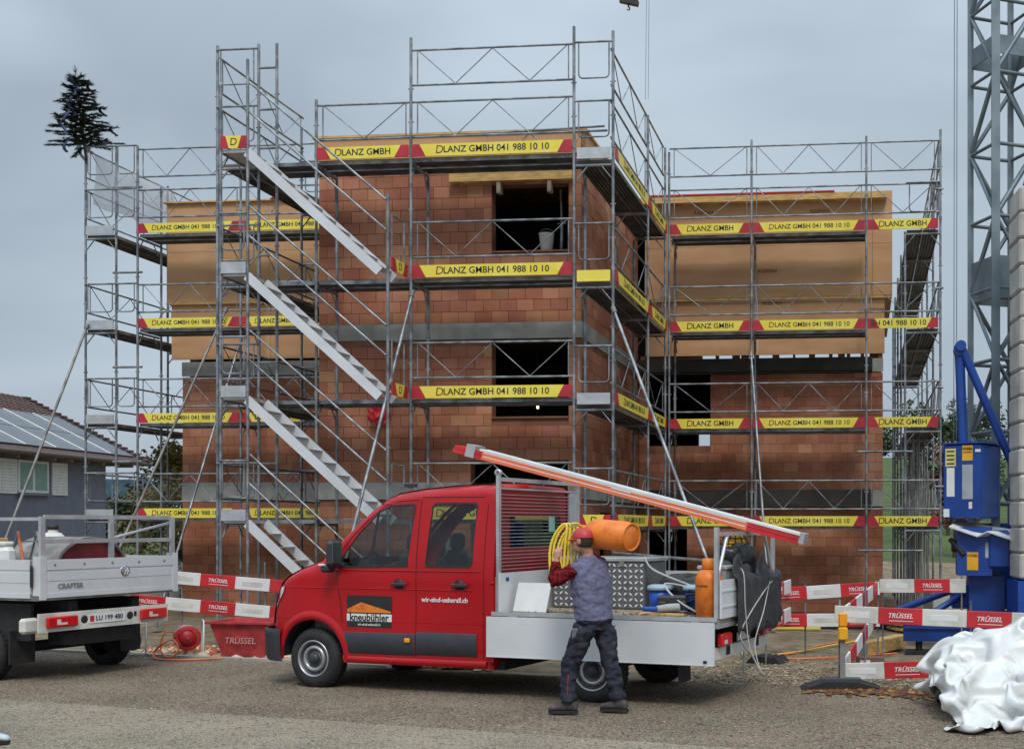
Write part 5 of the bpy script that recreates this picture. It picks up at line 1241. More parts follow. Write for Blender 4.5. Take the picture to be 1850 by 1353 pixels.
# ================================================================== red mortar tub, cable reels, hoses
o=thing('mortar_tub','red plastic mortar tub with worn edge standing by the left barrier','tub',(*gp(455,1165,16.9)[:2],.0),-.12)
b=MB(); rr=[[Vector((sx*(a),sy*(c),z)) for sx,sy in ((-1,-1),(1,-1),(1,1),(-1,1))] for a,c,z in ((.30,.22,0),(.44,.33,.50),(.49,.38,.50),(.49,.38,.53),(.44,.33,.53),(.31,.23,.03))]
b.loft(rr); b.sm=[False]*len(b.sm); b.build('shell',tubred,o); inst('lettering',text_mesh('TRÜSSEL',.12,mat('print_pink',(.55,.25,.25),.6),.01),o,(0,-.305,.26)).rotation_euler=(R(-14),0,0)
def reel(name,label,px,py,Y,r,rz,m):
    x=(px-CX)/F*Y; o=thing(name,label,'cable reel',(x,Y,0),rz)
    for s in (-1,1): b=MB(); b.lathe([(r*.78,0),(r,0),(r+.01,.008),(r,.016),(r*.78,.016),(r*.78,0)],(0,s*.11-.008,r+.09),'y',24); b.build('flange',galvd if s>0 else m,o)
    b=MB(); b.lathe([(.0,-.1),(r*.72,-.1),(r*.74,0),(r*.72,.1),(0,.1)],(0,0,r+.09),'y',20); b.build('drum',m,o)
    b=MB(); b.path([(-r,-.15,.02),(r+.04,-.15,.02),(r+.04,-.15,r*2+.16),(r+.04,.15,r*2+.16),(r+.04,.15,.02),(-r,.15,.02)],.012,6); b.build('stand',white,o); b=MB(); b.tube((0,-.17,r+.09),(0,.17,r+.09),.014,8); b.build('axle',galv,o)
    return o
reel('cable_reel','cable reel with orange cable and white stand on the rubble by the van',338,1140,17.1,.17,.5,barred)
reel('pressure_hose_reel','dark wheel reel standing half behind the van light bar',228,1160,16.9,.16,-.3,plast)
cable('orange cable looping from the reel onto the rubble',[((330-CX)/F*17,17.0,.30),((300-CX)/F*16.9,16.9,.36),((290-CX)/F*16.8,16.8,.12),((305-CX)/F*16.6,16.6,.03),((322-CX)/F*16.7,16.7,.12),((312-CX)/F*16.8,16.8,.26),((292-CX)/F*16.7,16.7,.20),((278-CX)/F*16.7,16.7,.08),((284-CX)/F*16.4,16.4,.03),((330-CX)/F*16.3,16.3,.03),((400-CX)/F*16.5,16.5,.03)],.014,cable_o,frame=lambda x,y,z:Vector((x,y,z)))
for lab,pts,m in (('orange cable lying on the gravel towards the rear of the truck',[(1375,1188),(1430,1182),(1480,1168),(1530,1158),(1570,1150)],cable_o),('second orange cable stretched straight across the gravel by the barrier',[(1385,1190),(1440,1192),(1500,1190),(1560,1186),(1620,1182)],cable_o),('yellowish cable lying on the gravel beside the orange ones',[(1390,1186),(1450,1178),(1500,1168),(1545,1160)],hose)):
    w_=[]
    for px,py in pts: Y=F*(HC+.0)/(py-HZ); w_.append(((px-CX)/F*Y,Y,gz((px-CX)/F*Y,Y)+.05))
    cable(lab,w_,.013,m,frame=lambda x,y,z:Vector((x,y,z)))
o=thing('rubber_pad','black ribbed rubber pad lying on the gravel behind the truck','pad',(*gp(1385,1190,16.4)[:2],-.02),-.35); b=MB(); b.prism([(-.25,0),(.28,0),(.20,.09),(-.15,.10)],-.2,.2); b.build('body',rubber,o)
for k in range(4): b=MB(); b.tube((-.12+.09*k,-.2,.100),(-.10+.09*k,.2,.097),.012,6); b.build('rib',plast,o)
# ================================================================== blue tower crane
CB=Vector((3.58,17.6,0)); cr_=thing('tower_crane','blue based tower crane with grey lattice mast at the right edge','crane',CB,R(-8))
def cp_(b,name,m): return b.build(name,m,cr_)
s_=.36; RZ=R(28)
def mast(i,z): a=RZ+math.pi/2*i+math.pi/4; return Vector((.34+math.cos(a)*s_*1.414,.75+math.sin(a)*s_*1.414,z))
for i in range(4):
    b=MB(); p=mast(i,1.0); lw=.062 if i in (2,3) else .045; b.box((p.x-lw,p.y-lw,1.0),(p.x+lw,p.y+lw,14.5)); cp_(b,'mast_leg',craneg)
zz=2.2; k=0
while zz<13:
    for i in range(4):
        j=(i+1)%4; a=mast(i,zz); c=mast(j,zz); e=mast(j,zz+1.08); g_=mast(i,zz+1.08)
        b=MB(); 
        if (i+k)%2==0: b.tube(a,e,.042,4)
        else: b.tube(c,g_,.036,4)
        cp_(b,'diagonal_brace',craneg); b=MB(); b.tube(a,c,.03,4); cp_(b,'cross_bar',craneg)
    zz+=1.08; k+=1
for zc in (5.3,8.95):
    for i in range(4):
        a=mast(i,zc); c=mast((i+1)%4,zc); b=MB(); d_=(c-a); b.poly([a,c,c+Vector((0,0,.62 if zc<6 else .28)),a+Vector((0,0,.62 if zc<6 else .28))],[(0,1,2,3)]); nb=cp_(b,'mast_plate',craneg); q=nb.modifiers.new('s','SOLIDIFY'); q.thickness=.02; q.offset=0
for x in (-.42,-.38): b=MB(); b.tube((x,.55,1.5),(x+.02,.55,14),.006,4); cp_(b,'hoist_rope',craneg)
# base: turntable, beams, outriggers
b=MB(); b.box((-.45,.2,.62),(1.2,1.3,.98)); b.box((-.2,.35,.98),(.9,1.15,1.9)); b.box((-.22,-.1,.42),(.3,.5,1.13)); cp_(b,'turntable',blue)
b=MB(); b.box((-1.18,-.30,.17),(1.9,-.08,.40)); b.box((-1.18,-.34,.36),(1.9,-.04,.40)); cp_(b,'base_beam',blue)
b=MB(); b.box((-1.18,1.38,.17),(1.9,1.60,.40)); cp_(b,'base_beam',blue)
b=MB(); b.tube((-1.0,-.19,.42),(-.15,.3,.92),.05,6); cp_(b,'outrigger_strut',blue); b=MB(); b.tube((-1.75,1.0,.35),(-.1,.62,1.0),.06,6); cp_(b,'outrigger_strut',blue); b=MB(); b.box((-.6,.0,.42),(1.4,.16,.60)); cp_(b,'cross_beam',blue)
for x in (-.95,1.6):
    b=MB(); b.tube((x,-.19,.0),(x,-.19,.17),.05,8); b.box((x-.2,-.39,-.02),(x+.2,.01,.03)); cp_(b,'jack_foot',rubber)
# cabinet
b=MB(); b.cbox((-.18,.0,1.98),(.30,.36,.54),.02); cab_=cp_(b,'control_cabinet',blue); cab_.rotation_euler=(0,0,R(-24)); cab_.location=Vector((-.18,0,.53))-Matrix.Rotation(R(-24),3,'Z')@Vector((-.18,0,0)); b=MB(); b.box((-.52,-.38,2.525),(.16,.38,2.55)); b.build('cabinet_roof',blue,cab_)
for x0,x1,z0,z1,m in ((-.44,-.28,2.20,2.46,'y'),(-.18,-.02,2.28,2.50,'o'),(-.42,-.30,1.76,2.18,'w'),(-.18,-.02,1.72,2.22,'g'),(-.47,-.38,1.46,1.58,'w'),(-.08,-.03,1.58,1.68,'w')):
    b=MB(); b.box((x0,-.366,z0),(x1,-.3605,z1)); pl=b.build('sign',{'y':mat('sign_pale_yellow',(.62,.56,.20),.5),'o':mat('sign_orange',(.75,.38,.02),.5),'w':white,'g':mat('sign_grey',(.36,.38,.42),.5)}[m],cab_)
    if m=='o': inst('lettering',text_mesh('VOGEL',.05,blk,.02),pl,((x0+x1)/2,-.369,z1-.05)); b=MB(); b.box((x0+.01,-.3685,z1-.105),(x1-.01,-.367,z1-.095)); b.build('rule',blk,pl)
    if m=='y':
        for k in range(4): b=MB(); b.box((x0+.02,-.3685,z1-.05-k*.06),(x1-.02,-.367,z1-.03-k*.06)); b.build('rule',blk,pl)
b=MB(); b.box((.02,-.372,2.40),(.10,-.361,2.44)); b.build('vent',white,cab_)
b=MB(); b.box((-.40,-.33,.72),(.10,.30,1.42)); b.cbox((.20,-.15,1.08),(.20,.22,.30),.08); lw_=cp_(b,'motor_housing',blue); lw_.location=(0,0,.42)
b=MB(); b.lathe([(0,-.02),(.09,-.02),(.10,.1),(.05,.12),(0,.12)],(-.46,-.2,1.15),'x',14); b.tube((-.5,-.25,1.25),(-.3,-.35,1.02),.04,8); b.build('motor',rubber,lw_)
b=MB(); b.box((-.26,-.336,.80),(-.10,-.331,1.06)); q=b.build('sign',MATS['sign_orange'],lw_); inst('lettering',text_mesh('VOGEL',.05,blk,.02),q,(-.18,-.338,1.01)); b=MB(); b.box((.0,-.336,.98),(.08,-.331,1.2)); b.build('sign',MATS['sign_grey'],lw_)
b=MB(); b.poly([(-.52,-.45,1.44),(-.12,-.52,1.30),(.02,-.50,1.37),(.6,-.56,1.17),(.6,.2,1.36),(-.35,.2,1.52)],[(0,1,5),(1,2,4,5),(2,3,4)]); q=cp_(b,'white_cover',white); q.location=(0,0,.42); q.modifiers.new('s','SOLIDIFY').thickness=.02
for p,q_,r_ in (((-.36,-.1,4.45),(-.30,-.1,3.0),.075),((-.34,-.15,4.5),(.55,-.05,2.45),.065),((-.37,-.1,4.5),(-.36,-.1,3.7),.05)): b=MB(); b.tube(p,q_,r_,10); b.tube(Vector(p)-Vector((0,.1,0)),Vector(p)+Vector((0,.1,0)),r_*1.2,12); cp_(b,'hydraulic_strut',blue)
# ballast blocks: a stack of its own right of the mast
bp_=thing('ballast_stack','stack of pale concrete ballast blocks at the right picture edge','ballast',CB+Vector((.70,-.75,0)),0)
b=MB(); b.cbox((0,0,0),(.42,.33,.178),.03); bme=with_mat(b.mesh('ballast_block'),ballast)
for k in range(15): inst('ballast_block',bme,bp_,(random.uniform(-.008,.008),random.uniform(-.01,.01),1.30+.365*k),random.uniform(-.006,.006))
b=MB(); b.box((-.45,-.35,.0),(.5,.35,1.10)); b.build('ballast_frame',blue,bp_)
# hook block and rope in the sky
hk=thing('crane_hook','dark crane hook block hanging at the top edge of the picture','hook',((1133-CX)/F*24,24,HC+(HZ-22)/F*24)); hk.scale=(.8,.8,.8); hk.rotation_euler=(0,R(12),0)
b=MB(); b.box((-.24,-.08,.20),(.24,.08,.30)); b.box((-.20,-.05,.34),(-.14,.05,.9)); b.box((.14,-.05,.34),(.20,.05,.9)); b.box((-.2,-.05,.3005),(.2,.05,.34)); b.build('block',blk,hk); b=MB(); b.path([(0,0,.2),(0,0,.08),(.08,0,.03),(.09,0,-.04),(.03,0,-.08),(-.05,0,-.05)],[.045,.04,.035,.03,.028,.02],8); q=b.build('hook',blk,hk); q.scale=(.55,.55,.55); q.location=(0,0,.09); b=MB(); b.box((-.139,-.06,.5),(.139,.06,.8)); b.build('cheek_plate',craneg,hk); b=MB(); b.tube((-.17,0,.9),(-.17,0,8),.008,4); b.tube((.17,0,.9),(.17,0,8),.008,4); b.build('rope',craneg,hk)
rp=MB(); 
for dx in (0,.05): rp.tube((dx*1.4,0,0),(dx+.1,0,9),.006,4)
o=rp.build('hoist_cable',craneg,None,((1166-CX)/F*30,30,HC+(HZ-180)/F*30)); tag(o,'thin pair of hoist cables hanging in the sky above the bay','cable')
# ================================================================== white plastic sheet heap: a sheet dropped over a few crates
def cloth_sheet(N=78,frames=50):
    s=bpy.data.scenes.new('scratch'); s.frame_start=1; s.frame_end=frames+2
    def add(o): s.collection.objects.link(o); return o
    def box(a,b_):
        q=MB(); q.box(a,b_); o=add(bpy.data.objects.new('c',q.mesh('c'))); o.modifiers.new('c','COLLISION'); o.collision.thickness_outer=.02; o.collision.cloth_friction=12
    box((-3,-3,-.3),(4,3,0)); box((.16,.16,0),(1.6,.80,.72)); box((.10,-.40,0),(1.5,-.02,.36)); box((-.02,-.1,0),(.3,.3,.34)); box((.5,-.05,0),(1.5,.25,.52))
    vs=[]
    for j in range(N+1):
        for i in range(N+1):
            x=-.42+2.75*i/N; y=-1.2+2.55*j/N; a=.12; x2=(x-.9)*math.cos(a)-(y-.1)*math.sin(a); y2=(x-.9)*math.sin(a)+(y-.1)*math.cos(a)
            vs.append((.9+x2*.70,.1+y2*.70,1.25+.42*mnoise.noise(Vector((x*1.6,y*1.6,2)))+.22*mnoise.noise(Vector((x*4,y*4,5)))))
    q=MB(); q.poly(vs,[(j*(N+1)+i,j*(N+1)+i+1,(j+1)*(N+1)+i+1,(j+1)*(N+1)+i) for j in range(N) for i in range(N)],True)
    o=add(bpy.data.objects.new('s',q.mesh('s'))); m=o.modifiers.new('c','CLOTH'); t=m.settings; t.quality=5; t.mass=.12; t.tension_stiffness=25; t.compression_stiffness=25; t.shear_stiffness=12; t.bending_stiffness=.12; t.air_damping=2; t.shrink_min=-.38
    c=m.collision_settings; c.distance_min=.012; c.use_self_collision=True; c.self_distance_min=.012; c.collision_quality=2
    m.point_cache.frame_start=1; m.point_cache.frame_end=frames+2
    for f in range(1,frames+1): s.frame_set(f)
    nm=bpy.data.meshes.new_from_object(o.evaluated_get(s.view_layers[0].depsgraph))
    for k in list(s.collection.objects): bpy.data.objects.remove(k)
    bpy.data.scenes.remove(s); return nm
nm=cloth_sheet(); x_=min(v.co.x for v in nm.vertices); y_=min(v.co.y for v in nm.vertices); pass
for p in nm.polygons: p.use_smooth=True
nm.materials.clear(); nm.materials.append(mat('white_film',(.66,.67,.66),.36,0,.10,4,.06,30))
tp=inst('plastic_sheet_heap',nm,None,(1.99,11.80,.0)); tp.scale=(1,1,.92); tag(tp,'crumpled white plastic sheet heaped at the road edge bottom right','plastic sheet'); tp.modifiers.new('a','SUBSURF').render_levels=1
# ================================================================== grey house at the left
XH=-23.3
hs_=thing('grey_house','grey rendered house with brown tiled roof and solar panels behind the white van','house',(XH,36,-.3))
render=mat('grey_render',(.15,.165,.20),.9,0,.08,3,.2,60); rooft=mat('roof_tile_brown',(.085,.048,.04),.85,0,.3,6); solar=mat('solar_panel',(.075,.085,.10),.25,0,.08,2)
b=MB(); b.box((-8.5,-14,0),(0,7.6,4.6)); b.build('wall',render,hs_)
b=MB(); b.prism([(-8.5,4.6),(0,4.6),(-4.25,6.75)],-13.9,7.55); b.build('gable',render,hs_)
pit=math.atan2(2.45,4.75); b=MB(); E_=.55
def roofpt(s,y,off=0): return Vector((E_-s*math.cos(pit)-off*-math.sin(pit),y,4.55+s*math.sin(pit)+off*math.cos(pit)))
b.poly([roofpt(0,-15),roofpt(0,9.6),roofpt(5.35,9.6),roofpt(5.35,-15),roofpt(0,-15,-.18),roofpt(0,9.6,-.18),roofpt(5.35,9.6,-.18),roofpt(5.35,-15,-.18)],[(0,1,2,3),(7,6,5,4),(0,4,5,1),(1,5,6,2),(3,7,4,0)]); rf=b.build('roof',rooft,hs_)
b=MB(); b.poly([(v[0]*-1-8.5 if False else -8.5-v[0],v[1],v[2]) for v in [tuple(q) for q in (roofpt(0,-15),roofpt(0,9.6),roofpt(5.35,9.6),roofpt(5.35,-15),roofpt(0,-15,-.18),roofpt(0,9.6,-.18),roofpt(5.35,9.6,-.18),roofpt(5.35,-15,-.18))]],[(0,1,2,3),(7,6,5,4),(0,4,5,1),(1,5,6,2),(3,7,4,0)]); b.build('roof',rooft,hs_)
tb=MB(); 
for r in range(7):
    for k in range(78):
        y=-14.8+k*.31; s0=3.55+r*.26; tb.poly([roofpt(s0,y,.03),roofpt(s0,y+.29,.03),roofpt(s0+.27,y+.29,.005),roofpt(s0+.27,y,.005),roofpt(s0,y+.145,.07),roofpt(s0+.27,y+.145,.035)],[(0,4,5,3),(4,1,2,5),(0,1,4)])
for k in range(7):
    for r in range(14): y=9.0; 
stuff(tb.build('roof_tiles',rooft,rf))
rt=MB()
for r in range(21): p=roofpt(r*.26,9.45,.02); rt.box((p.x-.14,p.y-.2,p.z-.03),(p.x+.14,p.y+.16,p.z+.06))
stuff(rt.build('verge_tiles',rooft,rf))
for k in range(13):
    for r in range(2):
        y=-13.3+k*1.72; s0=.28+r*1.62; b=MB(); q=[roofpt(s0,y,.06),roofpt(s0,y+1.68,.06),roofpt(s0+1.58,y+1.68,.06),roofpt(s0+1.58,y,.06)]; q2=[roofpt(s0,y,.02),roofpt(s0,y+1.68,.02),roofpt(s0+1.58,y+1.68,.02),roofpt(s0+1.58,y,.02)]; b.poly(q+q2,[(0,1,2,3),(0,4,5,1),(1,5,6,2),(2,6,7,3),(3,7,4,0)]); b.build('solar_panel',solar,hs_)
for k in range(1,13): 
    y=-13.3+k*1.72-.02; b=MB(); b.tube(roofpt(.28,y,.07),roofpt(3.48,y,.07),.022,4); b.build('panel_rail',white,hs_)
b=MB(); b.tube((E_+.06,-15,4.45),(E_+.06,9.6,4.45),.09,8); b.build('gutter',mat('gutter_brown',(.09,.06,.05),.5,.2),hs_)
for k in range(24): b=MB(); y=-14.5+k*1.0; b.box((-.1,y,4.28),(E_-.05,y+.12,4.42)); b.build('rafter_end',woodg,hs_)
for y in (2.3,-4.5):
    b=MB(); b.box((.001,y-.06,3.20),(.06,y+1.62,4.25)); wn=b.build('window',white,hs_)
    for a0,a1 in ((.02,.74),(.82,1.54)): b=MB(); b.box((.0605,y+a0,3.28),(.066,y+a1,4.17)); b.build('pane',glassh,wn); b=MB(); b.box((.0602,y+a0+.02,3.29),(.0604,y+a1-.02,4.16)); b.build('blind',mat('window_curtain',(.42,.47,.47),.6),wn)
    b=MB(); b.box((.0,y-.1,3.11),(.14,y+1.66,3.195)); b.build('sill',render,wn)
    for y0 in (y-1.0,y+1.85):
        b=MB(); b.box((.002,y0,3.15),(.05,y0+.9,4.25)); sh=b.build('shutter',white,hs_)
        for r in range(10): b=MB(); b.box((.0505,y0+.06,3.22+r*.098),(.062,y0+.84,3.22+r*.098+.05)); b.build('slat',dirtyw,sh)
# low pale garden wall / far buildings / sand heap behind the van
b=MB(); b.box((0,0,0),(3.4,.3,1.15)); o=b.build('garden_wall',mat('wall_pale',(.36,.34,.28),.9,0,.15,2),None,(-17.2,29.5,-.2),.1); tag(o,'pale garden wall behind the white van rack','wall')
o=thing('glasshouse','low pale green glazed building far behind the left scaffold corner','greenhouse',(-41,84,1.0)); b=MB(); b.box((0,0,0),(4.6,6,2.3)); b.build('wall',mat('glaze_mint',(.45,.66,.62),.4),o); b=MB(); b.box((-.1,-.1,2.301),(4.7,6.1,2.9)); b.build('roof',mat('roof_slate',(.10,.12,.15),.8),o)
for k in range(5): b=MB(); b.box((.02+k*1.13,-.03,0),(.08+k*1.13,-.001,2.3)); b.build('mullion',white,o)
# ================================================================== trees
def leafy(name,label,loc,h,crown,n,leaf,m,seed,trunk_r=.12,group=None,cat='tree',squash=1,low=.25):
    rnd=random.Random(seed); o=thing(name,label,cat,loc,rnd.random()*6,group); b=MB(); tops=[]
    P=[(0,0,0),(.1*h*.2,0,h*.3),(.02*h,.04*h,h*.6),(0,.02*h,h*.9)]; b.path(curve(P,5),[trunk_r*(1-.8*i/15) for i in range(16)],7)
    cl=[]
    for k in range(14):
        z=h*(low+(.97-low)*rnd.random()); a=rnd.random()*6.28; e=crown*(1-abs((z/h-.55))*1.1)*rnd.uniform(.5,1); p=Vector((math.cos(a)*e,math.sin(a)*e,z+e*.25)); b.path(curve([(0,0,z*.8),p*.5+Vector((0,0,z*.45)),p],4),[.04*h/6*(1-.1*i) for i in range(9)],5); cl.append((p,crown*rnd.uniform(.28,.5)))
    b.build('trunk',mat('bark',(.06,.045,.03),.9,0,.3,8),o)
    b=MB()
    for k in range(n):
        c,r=rnd.choice(cl); d_=Vector((rnd.gauss(0,1),rnd.gauss(0,1),rnd.gauss(0,.8*squash))).normalized()*r*rnd.random()**.4; p=c+d_; u=Vector((rnd.gauss(0,1),rnd.gauss(0,1),rnd.gauss(0,1))).normalized(); v=u.orthogonal().normalized()*leaf*.6; u=u*leaf
        b.poly([p-u,p+v,p+u,p-v],[(0,1,2,3)])
    stuff(b.build('crown',m,o,fix=False)); return o
lg=mat('leaf_dark',(.035,.055,.018),.8,0,.5,.9); lo_=mat('leaf_autumn',(.16,.09,.02),.8,0,.5,1.2,col2=(.10,.11,.03)); lr=mat('leaf_russet',(.13,.03,.02),.8,0,.5,1.5)
def px3(px,Y): return (px-CX)/F*Y
leafy('broadleaf_tree','autumn bush with yellow brown leaves at the left end of the brick wing',(px3(312,31),31,-.2),3.0,1.1,2600,.07,lo_,3,cat='bush',low=.1)
for k,(px,Y,h,c,m,lab) in enumerate(((1712,66,7.6,2.2,lg,'dark tree on the meadow between scaffold and blue cabinet'),(1760,80,8.2,2.6,lg,'larger dark tree behind the crane base'),(1725,52,4.6,1.2,lr,'russet autumn shrub on the slope beside the blue cabinet'),(255,62,3.0,1.9,lg,'dark green shrub beyond the left scaffold corner'),(330,70,5.8,2.4,lo_,'brownish tree far behind the left wing'),(1650,90,8,2.6,lg,'far dark tree seen through the right end scaffold'))): 
    leafy('meadow_tree' if h>5 else 'shrub',lab,(px3(px,Y),Y,gz(px3(px,Y),Y)),h,c,2400,.16 if Y>60 else .1,m,20+k)
hd_=MB(); rnd=random.Random(5)
for k in range(9000):
    x=rnd.uniform(-13.5,-9.5); y=29+rnd.uniform(-.5,.5); z=rnd.random()**.8*1.45; u=Vector((rnd.gauss(0,1),rnd.gauss(0,1),rnd.gauss(0,1))).normalized(); v=u.orthogonal()*.04; u=u*.07; p=Vector((x,y,z-.2)); hd_.poly([p-u,p+v,p+u,p-v],[(0,1,2,3)])
o=hd_.build('hedge',mat('hedge_leaf',(.03,.045,.018),.8,0,.5,2),None,fix=False); tag(o,'dark leafy hedge behind the rack of the white van','hedge'); stuff(o)
# the fir on the scaffold corner with ribbons
fb=BW(-11.72,4.62,9.75); ft=thing('topping_out_tree','small fir tree with ribbons tied on top of the leftmost scaffold corner','fir tree',fb); ft.rotation_euler=(0,R(-7),0); ft.scale=(1,1,.93)
needle=mat('fir_needles',(.016,.034,.018),.8,0,.4,6)
b=MB(); b.tube((0,0,-.25),(0,0,2.02),.028,7,.006); b.build('trunk',mat('bark',(.06,.045,.03)),ft)
b=MB(); rnd=random.Random(8); br=[]
for k in range(120):
    z=.16+1.6*(k/120)**1.05; a=k*2.4; ln=(.64*(1-(z-.16)/1.84)**.8+.05)*rnd.uniform(.6,1.12); d_=Vector((math.cos(a),math.sin(a),rnd.uniform(-.1,.30)-.10+.5*max(0,z-1.2))); d_.normalize(); p0=Vector((0,0,z)); pts=[p0,p0+d_*ln*.5+Vector((0,0,-.02)),p0+d_*ln+Vector((0,0,.03))]; c_=curve(pts,5); b.path(c_,[.008*(1-.07*i) for i in range(len(c_))],4); br.append((p0,d_,ln))
    for j in range(int(110*ln/.6)+10):
        t=rnd.uniform(.12,1); p=p0+d_*ln*t; sd=d_.cross(Vector((0,0,1))).normalized()*rnd.choice((-1,1)); tw=(d_*.8+sd*rnd.uniform(.3,.9)+Vector((0,0,rnd.uniform(-.3,.2)))).normalized()*rnd.uniform(.05,.13); w_=tw.orthogonal().normalized()*.0065; b.poly([p-w_,p+w_,p+tw+w_*.3,p+tw-w_*.3],[(0,1,2,3)]); w_=tw.cross(w_).normalized()*.0065; b.poly([p-w_,p+w_,p+tw+w_*.3,p+tw-w_*.3],[(0,1,2,3)])
for j in range(20): b.poly([Vector((-.006,0,1.85)),Vector((.006,0,1.85)),Vector((math.cos(j)*.07,math.sin(j)*.07,1.8+j*.012))],[(0,1,2)])
stuff(b.build('crown',needle,ft,fix=False))
rib=[mat('ribbon_violet',(.022,.018,.06),.5),mat('ribbon_blue',(.03,.045,.11),.5),mat('ribbon_white',(.30,.32,.38),.5)]
for k,(p0,d_,ln) in enumerate(br[::7]):
    e=p0+d_*ln*.9; b=MB(); n_=10; vs=[]; L_=.22+.12*(k%3)
    for i in range(n_+1): t=i/n_; c=e+Vector((.05*math.sin(t*5+k),.04*math.cos(t*4+k),.03-L_*t)); vs+= [c+Vector((.034,.0,0)),c-Vector((.034,.0,0))]
    b.poly(vs,[(i*2,i*2+1,i*2+3,i*2+2) for i in range(n_)],True); o=b.build('ribbon',rib[k%3],ft); o.modifiers.new('s','SOLIDIFY').thickness=.002
# banner netting on the corner scaffold
b=MB(); n_=16; vs=[]
for i in range(n_+1):
    for j in range(6): u=-11.66; v=4.75+3.0*i/n_; z=9.85-1.05*j/5-.05*math.sin(i*.8)*(j/5); vs.append((.03*math.sin(i*1.1+j),v-4.75,z-9.85))
b.poly(vs,[(i*6+j,i*6+j+1,(i+1)*6+j+1,(i+1)*6+j) for i in range(n_) for j in range(5)],True)
net=bpy.data.materials.new('banner_mesh'); net.use_nodes=True; net.node_tree.nodes['Principled BSDF'].inputs['Base Color'].default_value=(.55,.57,.60,1); net.node_tree.nodes['Principled BSDF'].inputs['Alpha'].default_value=.38
o=b.build('mesh_banner',net,None,BW(-11.60,4.75,9.75),-A); tag(o,'translucent pale mesh banner tied to the rails of the leftmost scaffold corner','banner'); o.modifiers.new('s','SOLIDIFY').thickness=.003
# red helmet on the left roof edge, timber pile at the right, rubble
hm=thing('red_helmet','red safety helmet lying on the left wing roof edge behind the scaffold','helmet',BW(-8.0,5.75,8.955),-A); b=MB(); b.lathe([(.15,0),(.14,.06),(.10,.12),(.04,.15),(0,.155)],n=18); b.build('shell',barred,hm); b=MB(); b.lathe([(.14,.0),(.19,-.002),(.19,.012),(.14,.014)],n=18); b.build('brim',barred,hm)
wp=thing('timber_pile','pile of pale timber boards lying beyond the right wing corner','timber pile',(px3(1690,23),23,-.15),.5)
for k in range(16): b=MB(); b.cbox((random.uniform(-.15,.15),(k%4)*.2-.3,.05+(k//4)*.09),(.9,.085,.022),.003); q=b.build('board',wood if k%3 else woodg,wp); q.rotation_euler=(0,0,random.uniform(-.06,.06))
gb_=thing('concrete_block','grey concrete block lying beside the timber pile','concrete block',(px3(1712,24),24,-.15),.2); b=MB(); b.cbox((0,0,.35),(.42,.3,.35),.02); b.build('block',conc,gb_); b=MB(); b.path([(-.1,0,.7),(-.1,0,.78),(.1,0,.78),(.1,0,.7)],.012,6); b.build('lifting_loop',galvd,gb_)
bmz=thing('timber_beam','thick timber beam lying askew on the ground near the crane base','beam',(px3(1592,17.6),17.6,-.02),R(60)); b=MB(); b.cbox((0,0,.12),(.75,.09,.10),.008); b.build('beam',wood,bmz); b=MB(); b.box((-.77,-.092,.05),(-.72,.092,.2)); b.build('end_band',galvd,bmz)
bk=thing('brick_block','hollow clay block with a white label lying on the ground by the crane base','clay block',(px3(1572,15.6),15.6,.0),.1); b=MB(); b.cbox((0,0,.08),(.17,.1,.075),.006); b.build('block',mat('block_brown',(.16,.09,.075),.9),bk); b=MB(); b.box((-.15,-.104,.04),(-.02,-.1005,.12)); b.build('label',white,bk)
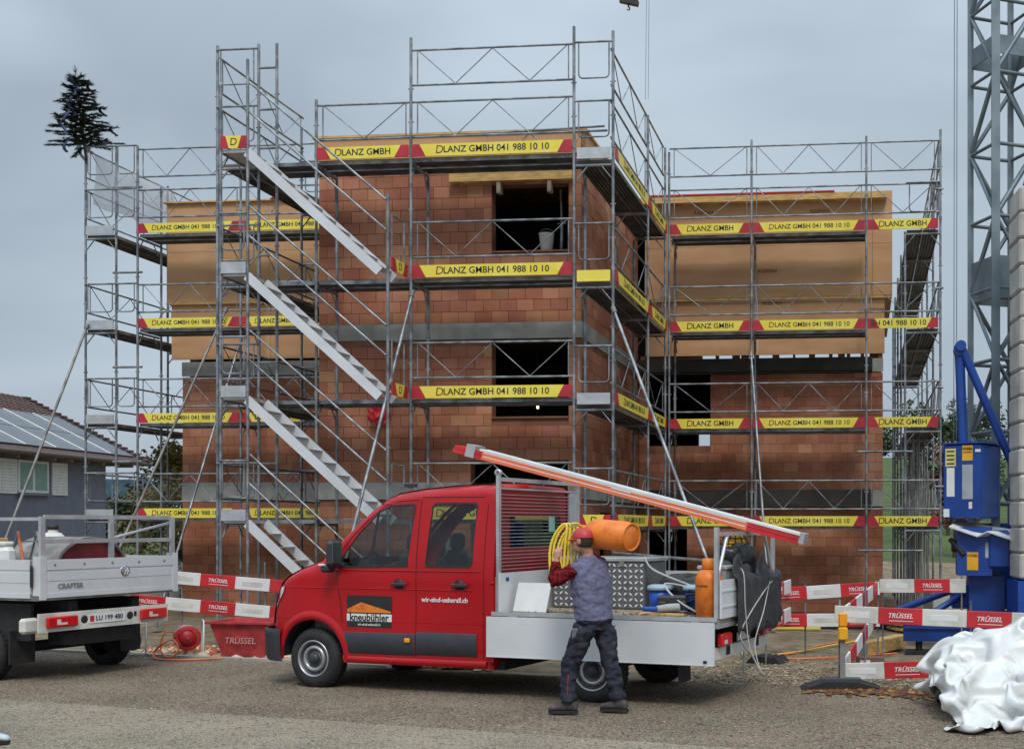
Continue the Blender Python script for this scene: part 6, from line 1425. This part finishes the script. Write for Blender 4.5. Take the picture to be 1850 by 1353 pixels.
# low plinth strip and mortar pallet along the right wing base
pb=MB(); pb.box((0,0,0),(3.7,.5,.16)); o=pb.build('black_membrane',rubber,None,BW(1.6,4.1,-.14),-A); tag(o,'long black membrane roll along the base of the right wing','membrane roll')
yb=thing('spare_board','spare yellow board lying flat in front of the right wing','board',BW(1.7,3.6,-.12),-A); b=MB(); b.cbox((1.1,0,.06),(1.1,.012,.06),.004); b.build('panel',yel,yb)
b=MB(); b.tube((1.1,-.02,.02),(1.1,-.02,.1),.01,5); b.build('hook',galvd,yb)
def scatter(name,label,cat,n,rf_,size,m,seed,cols,flat=1.0):
    r=random.Random(seed); b=MB()
    for k in range(n):
        p=rf_(r); s=r.uniform(*size); a=r.random()*6.28; c,q=math.cos(a),math.sin(a); ex,ey,ez=s*r.uniform(.7,1.3),s*r.uniform(.5,1),s*r.uniform(.3,.7)*flat; b.cur=r.choice(cols)
        pts=[(ex,0,0),(0,ey,.1*ez),(-ex,0,0),(0,-ey,-.1*ez),(.1*ex,.2*ey,ez),(0,0,-ez*.6)]; b.poly([(p[0]+x*c-y*q,p[1]+x*q+y*c,p[2]+z+ez*.4) for x,y,z in pts],[(0,1,4),(1,2,4),(2,3,4),(3,0,4),(1,0,5),(2,1,5),(3,2,5),(0,3,5)])
    o=b.build(name,m,None,fix=False); stuff(o); o['label']=label; o['category']=cat; return o
ston=mat('loose_stone',(.40,.37,.32),.95,0,.2,9,attr=True)
gcol=[(.9,.78,.6),(.6,.5,.38),(.45,.38,.28),(1,.95,.85),(.7,.62,.5),(.35,.28,.2)]
def rg(r):
    t=r.uniform(3.2,10.5); n=2.05+abs(r.gauss(0,1.3)); p=RW(t,n); return (p.x,p.y,sz(p.x,p.y)+.004)
scatter('gravel','loose gravel covering the site ground behind the truck','gravel',5200,rg,(.008,.032),ston,1,gcol)
def rg2(r):
    t=r.uniform(-5.2,1.0); n=2.14+abs(r.gauss(0,.55)); p=RW(t,n); return (p.x,p.y,sz(p.x,p.y)+.01)
scatter('brick_rubble','brick rubble and stones strewn behind the kerb between van and truck','rubble',1700,rg2,(.02,.11),ston,2,[(1.3,1.2,1.0),(.9,.8,.65),(1.6,1.55,1.4)]+[(1.2,.42,.2),(.95,.32,.16),(.8,.3,.17),(1.3,.55,.28)])
def rg3(r):
    t=r.uniform(5.4,9.5); n=1.72+r.gauss(0,.17); p=RW(t,n); return (p.x,p.y,.02)
leafm=mat('dry_leaf',(.5,.42,.3),.85,0,.3,20,attr=True)
scatter('fallen_leaves','brown fallen leaves gathered along the road edge by the barrier','leaves',1000,rg3,(.025,.07),leafm,3,[(.30,.14,.06),(.62,.40,.15),(.20,.09,.05),(.13,.06,.04),(.42,.25,.10),(.17,.07,.045)],.5)
def rg4(r):
    p=RW(r.uniform(-9,11),r.uniform(-3.3,1.7)); return (p.x,p.y,.014)
scatter('road_grit','grit and small leaves scattered over the asphalt','grit',1500,rg4,(.006,.019),leafm,4,[(.9,.85,.7),(.5,.42,.3),(.25,.15,.1),(1,.95,.85)],.5)
def rg5(r):
    t=r.uniform(6.8,9.8); n=2.6+r.random()*2.4; p=RW(t,n); return (p.x,p.y,sz(p.x,p.y)+.01)
scatter('site_rubble','stones and wood scraps lying between the barriers and the crane','rubble',900,rg5,(.02,.09),ston,6,gcol+[(.85,.6,.3)])
